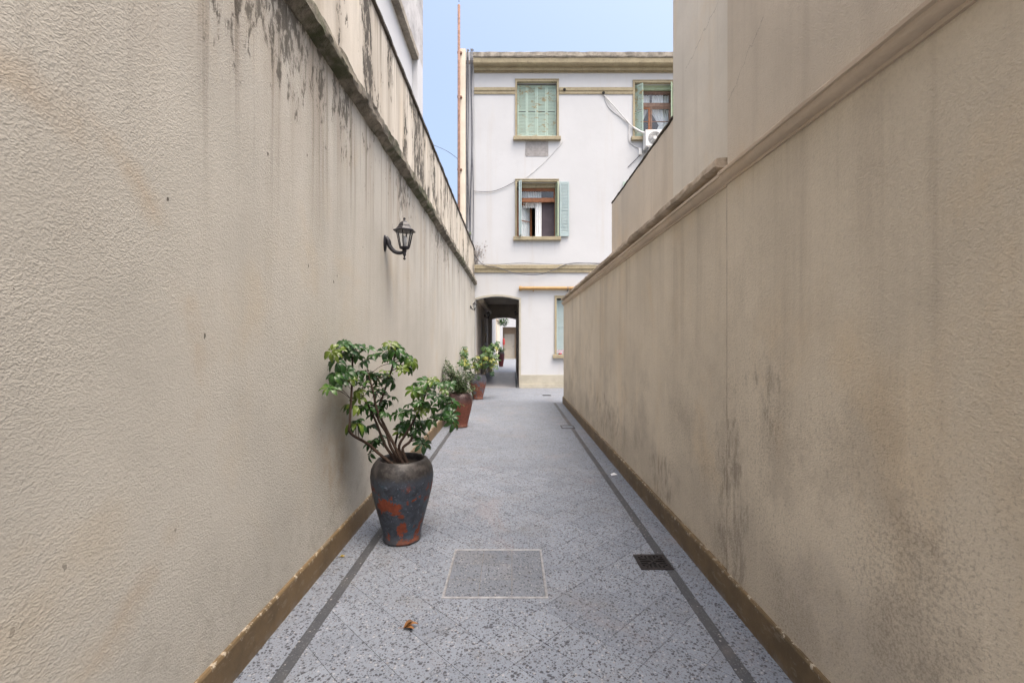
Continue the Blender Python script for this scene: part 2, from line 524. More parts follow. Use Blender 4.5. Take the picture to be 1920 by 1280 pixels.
def glass(name, tint=(0.95, 0.97, 0.98)):
    M = Mat(name)
    tr = M.node('ShaderNodeBsdfTransparent')
    tr.inputs[0].default_value = (*tint, 1)
    gl = M.node('ShaderNodeBsdfGlossy')
    gl.inputs['Roughness'].default_value = 0.03
    fr = M.node('ShaderNodeLayerWeight')
    fr.inputs[0].default_value = 0.5
    ms = M.node('ShaderNodeMixShader')
    M.nt.links.new(M.math('ADD', M.mul(M.math('POWER', fr.outputs['Facing'], 4.0), 0.8), 0.05), ms.inputs[0])
    M.nt.links.new(tr.outputs[0], ms.inputs[1])
    M.nt.links.new(gl.outputs[0], ms.inputs[2])
    M.nt.links.new(ms.outputs[0], M.nt.nodes['Material Output'].inputs[0])
    return M.m


def shutter_paint(name, col, rust):
    M = Mat(name, 0.6, 0.35)
    c = M.mix(M.ss(M.noise(3, 4), 0.3, 0.7), tuple(x * 0.9 for x in col), col)
    c = M.mix(M.mul(M.ss(M.noise(4.2, 6, 0.7, 0.5, v=M.map((1.0, 1, 1.5), (1, 0, 4))), 0.53, 0.66), rust), c, (0.33, 0.24, 0.10))
    c = M.mix(M.mul(M.ss(M.noise(6.0, 6, 0.75, 0.3, v=M.map((1, 1, 2.2), (7, 0, 2))), 0.60, 0.68), rust), c, (0.22, 0.10, 0.035))
    return M.done(c)


m_left = stucco('stucco_left', (0.470, 0.458, 0.420), 'L')
m_left_up = stucco('stucco_left_parapet', (0.60, 0.56, 0.49), 'U', 0.6)
m_right = stucco('stucco_right', (0.66, 0.585, 0.47), 'R')
m_right_up = stucco('stucco_right_house', (0.60, 0.535, 0.445), 'N', 0.9)
m_right_back = stucco('plaster_right_pier', (0.69, 0.645, 0.56), 'N', 0.35)  # smooth pale plaster; the set-back face's stronger light is put into the colour
m_parapet = stucco('plaster_right_parapet', (0.63, 0.56, 0.46), 'N', 0.4)
m_floor = terrazzo('terrazzo_floor', (0.212, 0.242, 0.290), gloss=0.55, dens=1.15, fine=1.0)
m_floor_far = m_floor
m_cover = terrazzo('terrazzo_cover', (0.165, 0.188, 0.225), gloss=0.6, dens=1.1, fine=1.1)
m_strip = terrazzo('terrazzo_strip', (0.058, 0.064, 0.074), gloss=0.5, dens=0.6)
m_mortar = plain('mortar', (0.17, 0.16, 0.15), 0.95, 0.3, 20)
m_pass_floor = terrazzo('passage_tiles', (0.25, 0.25, 0.265), gloss=0.36, dens=0.4)
m_ground = plain('ground_earth', (0.16, 0.15, 0.13), 0.95, 0.3, 0.7)
def skirting_mat():
    M = Mat('skirting_paint', 0.6, 0.3)
    X, Y, Z = M.sep()
    c = M.mix(M.ss(M.noise(4, 6, 0.65), 0.35, 0.65), (0.165, 0.115, 0.062), (0.11, 0.08, 0.046))
    c = M.mix(M.mul(M.ss(M.noise(9, 6, 0.7, v=M.map((1, 1, 2.5), (2, 2, 2))), 0.56, 0.64), 0.45), c, (0.24, 0.20, 0.15))
    chip = M.mul(M.ss(M.noise(26, 6, 0.75), 0.55, 0.60), M.ss(Z, 0.125, 0.158))
    c = M.mix(M.math('MAXIMUM', M.mul(chip, 0.9), M.mul(M.ss(M.noise(34, 5, 0.7, v=M.map(loc=(4, 4, 4))), 0.68, 0.71), 0.7)), c, (0.46, 0.41, 0.33))
    c = M.mix(M.mul(M.ss(Z, 0.05, 0.0), M.ss(M.noise(14, 5, 0.7), 0.4, 0.6), 0.5), c, (0.20, 0.185, 0.17))
    return M.done(c, M.bump(M.noise(40, 5), 0.3, 0.004))


m_skirt = skirting_mat()
m_ledge = weathered('ledge_stone', (0.30, 0.27, 0.225), (0.085, 0.078, 0.066), moss=0.75)
m_cope = weathered('coping_stone', (0.56, 0.47, 0.37), (0.33, 0.27, 0.205), sc=3)
m_mould = stucco('moulding_plaster', (0.56, 0.465, 0.365), 'N', 0.4)
m_cap = weathered('parapet_cap', (0.13, 0.115, 0.10), (0.06, 0.055, 0.05), sc=9)
m_white = white_plaster('white_plaster')
m_bluewhite = white_plaster('left_house_plaster', (0.55, 0.565, 0.59))
m_greyface = weathered('left_house_grey_render', (0.52, 0.52, 0.53), (0.33, 0.33, 0.34), sc=2.0)
m_trim = weathered('ochre_trim', (0.36, 0.315, 0.215), (0.29, 0.25, 0.17), rough=0.8, sc=3)
m_trimtop = weathered('cornice_top', (0.36, 0.33, 0.28), (0.17, 0.155, 0.135), sc=4)
m_cream = plain('cream_plaster', (0.66, 0.60, 0.50), 0.9, 0.08, 3, 0.2)
m_plinth = plain('plinth_paint', (0.40, 0.38, 0.315), 0.85, 0.1, 4, 0.2)
m_shutter = shutter_paint('mint_shutter', (0.40, 0.52, 0.455), 0.9)
m_shutter_b = shutter_paint('grey_green_shutter', (0.36, 0.455, 0.465), 0.1)
m_shutter_g = shutter_paint('olive_shutter', (0.40, 0.50, 0.36), 0.25)
m_wood = plain('window_wood', (0.26, 0.105, 0.045), 0.5, 0.25, 12)
m_wood_d = plain('window_wood_weathered', (0.19, 0.12, 0.09), 0.6, 0.25, 12)
m_glass = glass('window_glass')
m_curtain = plain('curtain_cloth', (0.78, 0.79, 0.80), 0.95, 0.04, 6)
m_dark = plain('room_dark', (0.05, 0.045, 0.05), 0.95, 0.2, 2)
m_blind = plain('dark_blind_cloth', (0.085, 0.07, 0.08), 0.9, 0.1, 5)
m_iron = plain('black_iron', (0.018, 0.018, 0.024), 0.42, 0.3, 30, 0.1, 0.0, 0.5)
m_grate = plain('cast_iron', (0.035, 0.032, 0.034), 0.5, 0.3, 25, 0.2, 0.6)
m_steel = plain('galvanised_steel', (0.30, 0.305, 0.32), 0.5, 0.2, 30, 0.15, 0.3)
m_hole = plain('drain_pit', (0.008, 0.008, 0.008), 0.9)
m_yellow = plain('gas_pipe_paint', (0.33, 0.205, 0.08), 0.55, 0.12, 8)
m_pole = plain('rusty_pole', (0.20, 0.115, 0.085), 0.75, 0.3, 12)
m_cable = plain('cable_rubber', (0.085, 0.09, 0.105), 0.6, 0.3, 10)
m_cable_w = plain('cable_white', (0.55, 0.55, 0.55), 0.6, 0.15, 10)
m_acwhite = plain('appliance_white', (0.74, 0.74, 0.72), 0.4, 0.04, 6)
m_acgrey = plain('fan_guard_grey', (0.20, 0.205, 0.215), 0.5, 0.1, 6)
m_patch = weathered('cement_patch', (0.34, 0.33, 0.325), (0.26, 0.25, 0.245), sc=5)
m_soil = plain('potting_soil', (0.03, 0.022, 0.016), 0.95, 0.4, 30, 0.6)
m_bark = plain('plant_bark', (0.055, 0.035, 0.026), 0.85, 0.35, 30, 0.4)
m_bark_l = plain('pale_bark', (0.22, 0.18, 0.13), 0.85, 0.3, 30, 0.4)
m_twig = plain('dry_twigs', (0.30, 0.27, 0.25), 0.9, 0.3, 20)
m_leaf = leafmat('schefflera_leaf', (0.015, 0.056, 0.016), (0.045, 0.125, 0.022), (0.10, 0.15, 0.02))
m_leaf2 = leafmat('shrub_leaf', (0.055, 0.095, 0.040), (0.12, 0.16, 0.07))
m_leaf3 = leafmat('variegated_leaf', (0.030, 0.085, 0.035), (0.10, 0.19, 0.035), (0.22, 0.23, 0.03))
m_pot1 = glaze('pot_slate_glaze', (0.048, 0.058, 0.078), (0.23, 0.055, 0.026), 0.55, 0.575)
m_pot2 = glaze('pot_red_glaze', (0.085, 0.05, 0.05), (0.185, 0.062, 0.042), 0.36, 0.72)
m_pot3 = glaze('pot_rust_glaze', (0.10, 0.10, 0.125), (0.20, 0.072, 0.048), 0.44, 0.80)
m_pot4 = glaze('pot_oxblood_glaze', (0.06, 0.012, 0.016), (0.10, 0.016, 0.018), 0.40, 0.85)
m_door = plain('door_paint', (0.46, 0.42, 0.35), 0.6, 0.05, 5)
m_recess = plain('tan_recess', (0.36, 0.27, 0.19), 0.85, 0.08, 4)
m_dryleaf = plain('dry_leaf', (0.17, 0.075, 0.022), 0.6, 0.35, 40)
m_yleaf = plain('yellow_leaf', (0.35, 0.26, 0.05), 0.6, 0.3, 40)
m_paper = plain('paper_scrap', (0.75, 0.77, 0.80), 0.7, 0.04, 20)
m_pink = plain('pink_petal', (0.62, 0.30, 0.42), 0.7, 0.2, 40)
m_brownroom = plain('passage_plaster', (0.50, 0.45, 0.40), 0.9, 0.12, 2.0, 0.2)
m_roof = plain('roof_membrane', (0.25, 0.22, 0.20), 0.9, 0.2, 3)
m_darkdoor = plain('dark_varnished_door', (0.07, 0.042, 0.028), 0.5, 0.2, 8)
m_red = plain('red_paint', (0.35, 0.03, 0.03), 0.5, 0.1, 8)

# ------------------------------------------------------------------ key dimensions (metres)
HW = 1.21            # half width of the alley between the plastered faces
YF = 14.585          # white building's front
YR = 10.92           # far end of the right-hand wall
Y0 = -2.6            # alley continues a little behind the camera
SF = YF / F


def FX(px):
    return (px - CX) * SF


def FZ(py):
    return EYE + (CY - py) * SF


# ------------------------------------------------------------------ ground, pavement
g = MB()
g.add([(-600, -600, -0.06), (600, -600, -0.06), (600, 900, -0.06), (-600, 900, -0.06)], [(0, 1, 2, 3)])
struct(g.build('ground', m_ground))

BX0, BX1 = -0.982, 0.982      # inner edges of the dark border strips
SW = 0.058
pv = MB()
pv.box(-1.4, 1.4, Y0 - 2, YF + 0.25, -0.055, -0.0035)
pv.box(1.4, 8.0, 10.6, YF + 0.25, -0.055, -0.0035)
pave = struct(pv.build('pavement', m_mortar), 'terrazzo tile pavement of the alley')


def clip_poly(poly, a, b, c):
    """keep the side a*x + b*y <= c"""
    out = []
    for i in range(len(poly)):
        p, q = poly[i], poly[(i + 1) % len(poly)]
        dp, dq = a * p[0] + b * p[1] - c, a * q[0] + b * q[1] - c
        if dp <= 0:
            out.append(p)
        if dp * dq < 0:
            t = dp / (dp - dq)
            out.append((p[0] + (q[0] - p[0]) * t, p[1] + (q[1] - p[1]) * t))
    return out


def area(p):
    return 0.5 * abs(sum(p[i][0] * p[(i + 1) % len(p)][1] - p[(i + 1) % len(p)][0] * p[i][1] for i in range(len(p))))


def slab(mb, poly, z0, z1, tilt=(0, 0), bev=0.0016):
    cx = sum(p[0] for p in poly) / len(poly)
    cy = sum(p[1] for p in poly) / len(poly)
    n = len(poly)
    s_ = sum(poly[i][0] * poly[(i + 1) % n][1] - poly[(i + 1) % n][0] * poly[i][1] for i in range(n))
    if s_ < 0:
        poly = poly[::-1]
    v = [(x, y, z0) for x, y in poly] + [(x, y, z1 - bev * 0.6) for x, y in poly]
    for x, y in poly:
        d = math.hypot(x - cx, y - cy) or 1
        k = max(0.0, 1 - bev * 1.4 / d)
        v.append((cx + (x - cx) * k, cy + (y - cy) * k, z1 + tilt[0] * (x - cx) + tilt[1] * (y - cy)))
    f = [tuple(range(2 * n, 3 * n))]
    for i in range(n):
        j = (i + 1) % n
        f += [(i, j, n + j, n + i), (n + i, n + j, 2 * n + j, 2 * n + i)]
    mb.add(v, f)


T = 0.205
S2 = T * math.sqrt(2)
gap = 0.0014
MANX0, MANX1, MANY0, MANY1 = -0.404, 0.203, 2.585, 3.195
far = MB()
TILE_END = 5.3
ia0 = int(math.floor((Y0 - 2 - 1.0) / S2)) - 1
ib1 = int(math.ceil((YF + 1.0) / S2)) + 1
rt = random.Random(3)
for ia in range(ia0, ib1):
    for ib in range(ia0, ib1):
        a0, b0 = ia * S2 + 0.04, ib * S2 + 0.02        # lines x+y = a, y-x = b
        cx, cy = (a0 + S2 / 2 - (b0 + S2 / 2)) / 2, (a0 + S2 / 2 + b0 + S2 / 2) / 2
        if abs(cx) > 1.2 or cy < 1.3 or cy > TILE_END + 0.15:
            continue
        if MANX0 + 0.14 < cx < MANX1 - 0.14 and MANY0 + 0.14 < cy < MANY1 - 0.14:
            continue
        hd = S2 / 2 - gap
        poly = [(cx, cy - hd), (cx + hd, cy), (cx, cy + hd), (cx - hd, cy)]
        for c in ((-1, 0, -BX0 - 0.001), (1, 0, BX1 - 0.001), (0, 1, TILE_END), (0, -1, -1.45)):
            poly = clip_poly(poly, *c)
            if len(poly) < 3:
                break
        if len(poly) < 3 or area(poly) < 0.0004:
            continue
        t = MB()
        slab(t, poly, -0.004, rt.uniform(-0.0006, 0.0006), (rt.uniform(-0.003, 0.003), rt.uniform(-0.003, 0.003)))
        t.build('tile', m_floor, pave)
# the rest of the floor, where joints no longer show
for x0, x1, y0_, y1_ in ((BX0 + 0.001, BX1 - 0.001, TILE_END + 0.002, YF), (BX0 + 0.001, BX1 - 0.001, Y0 - 2, 1.448),
                         (-1.4, BX0 - SW - 0.001, Y0 - 2, YF), (BX1 + SW + 0.001, 1.4, Y0 - 2, 11.0 - 0.03), (BX1 + 0.001, 8.0, 11.03, YF)):
    far.box(x0, x1, y0_, y1_, -0.004, 0.0)
fo = far.build('tile_field', m_floor_far, pave)
fo['kind'] = 'stuff'
b = MB()
b.box(BX0 - SW, BX0, Y0 - 2, YF - 0.001, -0.004, 0.0)
b.build('border_strip', m_strip, pave)
b = MB()
b.box(BX1, BX1 + SW, Y0 - 2, 11.028, -0.004, 0.0)
b.box(BX1 + SW, 8.0, 10.972, 11.028, -0.004, 0.0)
b.build('border_strip', m_strip, pave)

# access cover let into the tiles
mc = thing('access_cover', (-0.10, 2.89, 0), 'square terrazzo inspection cover in a thin steel frame, in the floor', 'floor cover')
fr = MB()
fw = 0.014
MX = [(MANX0, MANY1), (MANX1 + 0.004, MANY1 - 0.01), (MANX1, MANY0 - 0.008), (MANX0 + 0.002, MANY0)]
mx0, mx1, my0, my1 = MANX0, MANX1, MANY0, MANY1
fr.cbox(mx0, mx1, my0, my0 + fw, -0.003, 0.0055, 0.002)
fr.cbox(mx0, mx1, my1 - fw, my1, -0.003, 0.0055, 0.002)
fr.cbox(mx0, mx0 + fw, my0 + fw, my1 - fw, -0.003, 0.0055, 0.002)
fr.cbox(mx1 - fw, mx1, my0 + fw, my1 - fw, -0.003, 0.0055, 0.002)
fr.build('frame', m_steel, mc)
w3 = (mx1 - mx0 - 2 * fw) / 3
d3 = (my1 - my0 - 2 * fw) / 3
bed = MB()
bed.box(mx0 + fw, mx1 - fw, my0 + fw, my1 - fw, -0.003, 0.0016)
bed.build('bed', m_mortar, mc)
for i in range(3):
    for j in range(3):
        t = MB()
        x, y = mx0 + fw + i * w3, my0 + fw + j * d3
        slab(t, [(x + 0.0016, y + 0.0016), (x + w3 - 0.0016, y + 0.0016), (x + w3 - 0.0016, y + d3 - 0.0016), (x + 0.0016, y + d3 - 0.0016)], 0.001, 0.0032 + rt.uniform(-0.0003, 0.0003))
        t.build('tile', m_cover, mc)

# cast-iron drain, small frame drain and slot drain on the right
gx0, gx1, gy0, gy1 = 0.822, 1.030, 2.91, 3.115
gr = thing('drain_grate', (0.96, 3.0, 0), 'square black cast iron floor drain grate with rays of slots', 'drain')
d = MB()
d.box(gx0 + 0.004, gx1 - 0.004, gy0 + 0.004, gy1 - 0.004, -0.003, 0.0012)
d.build('pit', m_hole, gr)
d = MB()
bw = 0.022
d.cbox(gx0, gx1, gy0, gy0 + bw, -0.002, 0.007, 0.002)
d.cbox(gx0, gx1, gy1 - bw, gy1, -0.002, 0.007, 0.002)
d.cbox(gx0, gx0 + bw, gy0 + bw, gy1 - bw, -0.002, 0.007, 0.002)
d.cbox(gx1 - bw, gx1, gy0 + bw, gy1 - bw, -0.002, 0.007, 0.002)
d.build('rim', m_grate, gr)
gcx, gcy = (gx0 + gx1) / 2, (gy0 + gy1) / 2
hx, hy = (gx1 - gx0) / 2 - bw, (gy1 - gy0) / 2 - bw
bars = []
for k in (-0.8, -0.5, -0.2, 0.2, 0.5, 0.8):
    e = min(1.0, abs(k) + 0.18)
    bars += [((gcx + k * hx, gcy + e * hy * 0.8), (gcx + k * hx, gcy + hy)), ((gcx + k * hx, gcy - hy), (gcx + k * hx, gcy - e * hy * 0.8)),
             ((gcx + e * hx * 0.8, gcy + k * hy), (gcx + hx, gcy + k * hy)), ((gcx - hx, gcy + k * hy), (gcx - e * hx * 0.8, gcy + k * hy))]
for (xa, ya), (xb, yb) in bars:
    d = MB()
    if abs(xb - xa) < 1e-6:
        d.box(xa - 0.005, xa + 0.005, ya, yb, -0.001, 0.006)
    else:
        d.box(xa, xb, ya - 0.005, ya + 0.005, -0.001, 0.006)
    d.build('bar', m_grate, gr)
d = MB()
for s_ in (-1, 1):
    ang = math.atan2(hy * s_, hx)
    L = math.hypot(hx, hy)
    d.box(-L, L, -0.006, 0.006, -0.001, 0.0064 + s_ * 0.0003, Matrix.Translation((gcx, gcy, 0)) @ Matrix.Rotation(ang, 4, 'Z'))
d.build('cross_bar', m_grate, gr)

c2 = thing('floor_hatch', (0.95, 7.86, 0), 'small tiled floor hatch outlined in dark steel across the border strip', 'floor cover')
d = MB()
hx0, hx1, hy0, hy1 = 0.835, 1.06, 7.70, 7.98
for a in ((hx0, hx1, hy0, hy0 + 0.022), (hx0, hx1, hy1 - 0.022, hy1), (hx0, hx0 + 0.018, hy0 + 0.022, hy1 - 0.022), (hx1 - 0.018, hx1, hy0 + 0.022, hy1 - 0.022)):
    d.box(*a, -0.002, 0.004)
d.build('frame', m_grate, c2)
d = MB()
d.box(hx0 + 0.018, hx1 - 0.018, hy0 + 0.022, hy1 - 0.022, -0.002, 0.0022)
d.build('lid', m_floor, c2)
c3 = thing('slot_drain', (0.93, 12.5, 0), 'narrow dark slot drain in the floor before the white building', 'drain')
d = MB()
d.box(0.83, 1.05, 12.44, 12.62, -0.002, 0.003)
d.build('slot', m_hole, c3)
for yy in (12.425, 12.62):
    d = MB()
    d.box(0.82, 1.06, yy, yy + 0.015, -0.002, 0.005)
    d.build('rim', m_grate, c3)

# ------------------------------------------------------------------ left wall
lw = thing('alley_wall', (-HW - 0.1, 6, 0), 'long beige rough plaster wall with a mossy ledge and stained parapet, on the left', 'wall')
b = MB()
b.box(-HW - 0.28, -HW, Y0 - 2, YF + 0.0, -0.05, CORN_L)
b.build('plaster_face', m_left, lw)
b = MB()
b.sweep_y([(-HW - 0.25, CORN_L + 0.002), (-HW - 0.002, CORN_L + 0.002), (-HW - 0.004, 3.8), (-HW - 0.006, 4.40), (-HW - 0.25, 4.40)], Y0 - 2, YF - 0.01, 0.08, 0.004, 3.0, jit_idx={2, 3})
b.build('parapet', m_left_up, lw, 'auto')
b = MB()
b.sweep_y([(-HW - 0.02, CORN_L - 0.035), (-HW + 0.010, CORN_L - 0.028), (-HW + 0.045, CORN_L - 0.006), (-HW + 0.078, CORN_L + 0.010), (-HW + 0.084, CORN_L + 0.03), (-HW + 0.082, CORN_L + 0.075), (-HW + 0.074, CORN_L + 0.098), (-HW + 0.02, CORN_L + 0.125), (-HW - 0.02, CORN_L + 0.13)],
          Y0 - 2, YF - 0.04, 0.022, 0.017, 5.0, seed=2.0, jit_idx={1, 2, 3, 4, 5, 6})
b.build('ledge', m_ledge, lw, 'auto')
b = MB()
b.sweep_y([(-HW - 0.27, 4.402), (-HW + 0.018, 4.402), (-HW + 0.022, 4.425), (-HW + 0.01, 4.445), (-HW - 0.27, 4.45)], Y0 - 2, YF - 0.02, 0.05, 0.007, 6.0, seed=5)
b.build('capping', m_cap, lw)
b = MB()
b.sweep_y([(-HW - 0.01, -0.003), (-HW + 0.016, -0.003), (-HW + 0.016, 0.150), (-HW + 0.011, 0.160), (-HW - 0.01, 0.163)], Y0 - 2, YF - 0.003, 0.06, 0.003, 5.0, seed=1, jit_idx={3, 4})
b.build('skirting', m_skirt, lw)

# ------------------------------------------------------------------ right wall
rw = thing('alley_wall', (HW + 0.1, 5, 0), 'long brown rough plaster wall with moulded string course and weathered coping, on the right', 'wall')
b = MB()
b.box(HW, HW + 0.3, Y0 - 2, YS, -0.05, ZR + 0.05)
b.box(HW + 0.05, HW + 0.3, YS, YS + 0.018, -0.05, 2.45)
b.box(HW + 0.012, HW + 0.3, YS + 0.018, YR, -0.05, 2.45)
b.build('plaster_face', m_right, rw)


def string_profile(o):
    x = HW + o
    return [(x + 0.02, ZR - 0.008), (x - 0.012, ZR - 0.008), (x - 0.013, ZR + 0.004), (x - 0.020, ZR + 0.005), (x - 0.033, ZR + 0.012), (x - 0.042, ZR + 0.026), (x - 0.044, ZR + 0.042), (x - 0.054, ZR + 0.045), (x - 0.055, ZR + 0.060), (x - 0.046, ZR + 0.068), (x + 0.02, ZR + 0.082)]


b = MB()
b.sweep_y(string_profile(0), Y0 - 2, YS + 0.006, 0.05, 0.0022, 6.0, jit_idx={1, 2, 3, 4, 5, 6, 7, 8})
b.build('string_course', m_mould, rw, 'auto')
b = MB()
b.sweep_y(string_profile(0.012), YS + 0.007, YR + 0.02, 0.05, 0.0022, 6.0, seed=3, jit_idx={1, 2, 3, 4, 5, 6, 7, 8})
b.build('string_course', m_mould, rw, 'auto')
b = MB()
b.sweep_y([(HW + 0.30, 2.452), (HW - 0.030, 2.452), (HW - 0.050, 2.462), (HW - 0.052, 2.49), (HW - 0.042, 2.502), (HW + 0.30, 2.53)], YS + 0.04, YR + 0.03, 0.03, 0.009, 5.0, seed=8, jit_idx={2, 3, 4})
b.build('coping', m_cope, rw, 'auto')
b = MB()
b.sweep_y([(HW + 0.05, -0.003), (HW - 0.014, -0.003), (HW - 0.014, 0.150), (HW - 0.009, 0.160), (HW + 0.05, 0.163)], Y0 - 2, YR + 0.012, 0.06, 0.003, 5.0, seed=4, jit_idx={3, 4})
b.build('skirting', m_skirt, rw)

# house over the near part of the right wall: flush upper wall and the set-back pier
XS = 1.50
rh = thing('neighbour_house', (2.5, 1, 0), 'tall beige house rising above the near right wall', 'building')
b = MB()
b.box(HW + 0.001, 4.5, Y0 - 2, YS - 0.001, ZR + 0.052, 4.9)
b.build('wall', m_right_up, rh)
b = MB()
b.sweep_y([(XS, 2.4), (XS, 4.88), (4.5, 4.88), (4.5, 2.4)], YS, 4.26, 0.1, 0.0)
b.build('pier', m_right_back, rh)

pw = thing('parapet_wall', (XS + 0.1, 5.6, 2.4), 'low beige parapet set back above the right wall coping', 'wall')
b = MB()
b.sweep_y([(XS + 0.002, 2.4), (XS + 0.002, 3.535), (XS + 0.02, 3.55), (XS + 0.2, 3.555), (XS + 0.2, 2.4)], 4.262, 6.90, 0.05, 0.006, 5.0, jit_idx={1, 2})
b.build('wall', m_parapet, pw)
b = MB()
b.sweep_y([(XS - 0.004, 3.551), (XS - 0.008, 3.562), (XS + 0.01, 3.572), (XS + 0.21, 3.575), (XS + 0.21, 3.557)], 4.263, 6.905, 0.04, 0.008, 6.0, seed=6, jit_idx={0, 1, 2})
b.build('capping', m_cap, pw)
b = MB()
for i in range(7):
    y = 4.30 + 0.05 * i + random.uniform(-0.02, 0.02)
    r = 0.05 * (1 - i / 9)
    b.lathe([(r * 0.6, -r), (r, -r * 0.3), (r * 0.9, r * 0.4), (r * 0.4, r * 0.9)], (XS + 0.06, y, 3.56), 7, None, 0.4)
b.build('broken_mortar', m_cope, pw)

# ------------------------------------------------------------------ tall house behind the left wall
lh = thing('neighbour_house', (-4, 3, 0), 'tall grey and white house with a ledge, behind the left wall', 'building')
XL = -1.55
ZL = 6.06
b = MB()
b.box(-7.0, XL - 0.088, Y0 - 2, 7.448, 0.0, ZL)
b.build('wall', m_bluewhite, lh)
b = MB()
b.box(-7.0, XL, Y0 - 2, 7.89, ZL + 0.13, 7.8)
b.build('upper_wall', m_greyface, lh)
b = MB()
b.box(-7.0, XL - 0.002, 7.45, 7.888, 0.0, ZL + 0.129)
b.build('corner_pier', m_bluewhite, lh)
b = MB()
b.sweep_y([(-1.9, ZL + 0.001), (XL + 0.015, ZL + 0.001), (XL + 0.018, ZL + 0.03), (XL + 0.018, ZL + 0.10), (XL + 0.008, ZL + 0.128), (-1.9, ZL + 0.128)], Y0 - 2, 7.449, 0.06, 0.005, 4.0, jit_idx={1, 2, 3, 4})
b.build('ledge', m_trimtop, lh, 'auto')

# ------------------------------------------------------------------ white building at the end
wb = thing('apartment_building', (1.0, YF, 0), 'white three storey building with ochre bands and green shutters at the alley end', 'building')
FX0, FX1 = FX(889), 9.0
ZTOP = FZ(120)
AX0, AX1 = -1.185, FX(973.5)
ASP, AAP = FZ(562), FZ(555.5)


def rect(px0, px1, py0, py1):
    return (FX(px0), FX(px1), FZ(py1), FZ(py0))


OPEN = {'top_mid': rect(969.5, 1044, 154, 257.5), 'top_right': rect(1190, 1265, 156, 258), 'mid': rect(969.5, 1044, 341, 444.5), 'mid_right': rect(1190, 1265, 341, 444.5), 'ground': rect(1043.5, 1118, 559, 664.5)}


def wall_with_holes(mb, x0, x1, z0, z1, y, holes, depth, flip=1):
    xs = sorted({x0, x1, *[h[0] for h in holes], *[h[1] for h in holes]})
    zs = sorted({z0, z1, *[h[2] for h in holes], *[h[3] for h in holes]})
    for i in range(len(xs) - 1):
        for j in range(len(zs) - 1):
            cx, cz = (xs[i] + xs[i + 1]) / 2, (zs[j] + zs[j + 1]) / 2
            if any(h[0] < cx < h[1] and h[2] < cz < h[3] for h in holes):
                continue
            q = [(xs[i], y, zs[j]), (xs[i + 1], y, zs[j]), (xs[i + 1], y, zs[j + 1]), (xs[i], y, zs[j + 1])]
            mb.add(q, [(0, 1, 2, 3) if flip > 0 else (3, 2, 1, 0)])
    for a, c, e, g_ in holes:
        for p, q in (((a, e), (a, g_)), ((a, g_), (c, g_)), ((c, g_), (c, e)), ((c, e), (a, e))):
            if e <= z0 + 1e-6 and p[1] == e and q[1] == e:
                continue
            mb.add([(p[0], y, p[1]), (q[0], y, q[1]), (q[0], y + depth, q[1]), (p[0], y + depth, p[1])], [(0, 1, 2, 3)])


def arch_fill(mb, x0, x1, zs, za, y, depth, n=24):
    """spandrels between a segmental arch and the square head of its opening (top at za + 0.03)"""
    zt = za + 0.03
    c = (x0 + x1) / 2
    hwid = (x1 - x0) / 2
    pts = [(c - hwid + 2 * hwid * i / n, zs + (za - zs) * (1 - ((-1 + 2 * i / n) ** 2))) for i in range(n + 1)]
    for i in range(n):
        (xa, z1), (xb, z2) = pts[i], pts[i + 1]
        mb.add([(xa, y, z1), (xb, y, z2), (xb, y, zt), (xa, y, zt)], [(0, 1, 2, 3)])
        mb.add([(xa, y, z1), (xb, y, z2), (xb, y + depth, z2), (xa, y + depth, z1)], [(3, 2, 1, 0)])
    return pts


b = MB()
holes = [v for v in OPEN.values()] + [(AX0, AX1, 0.0, AAP + 0.03)]
wall_with_holes(b, FX0, FX1, 0.0, ZTOP, YF, holes, 0.30)
arch_pts = arch_fill(b, AX0, AX1, ASP, AAP, YF, 0.30)
b.build('front_wall', m_white, wb)
# body: roof, sides, back wall with the inner arch
YB = 22.2
IX0, IX1, ISP, IAP = -1.0, 0.165, 2.58, 2.66
b = MB()
wall_with_holes(b, -1.69, FX1, 0.0, ZTOP, YB, [(IX0, IX1, 0.0, IAP + 0.03)], 0.25)
arch_fill(b, IX0, IX1, ISP, IAP, YB, 0.25)
b.box(-1.69, FX1, YB + 0.255, YB + 0.26, IAP + 0.05, ZTOP)
b.build('back_wall', m_brownroom, wb)
b = MB()
b.add([(-1.69, YF, 0), (-1.69, YB, 0), (-1.69, YB, ZTOP), (-1.69, YF, ZTOP)], [(0, 1, 2, 3)])
b.build('side_wall', m_cream, wb)
b = MB()
b.add([(FX1, YF, 0), (FX1, YB, 0), (FX1, YB, ZTOP), (FX1, YF, ZTOP)], [(3, 2, 1, 0)])
b.build('side_wall', m_cream, wb)
b = MB()
b.box(-1.69, FX1, YF + 0.01, YB + 0.25, ZTOP, ZTOP + 0.12)
b.build('roof', m_roof, wb)
b = MB()
for z in (3.36, 6.2 + 0.9):
    b.box(-1.68, FX1 - 0.01, YF + 0.31, YB - 0.01, z, z + 0.2)
b.build('storey_floor', m_dark, wb)
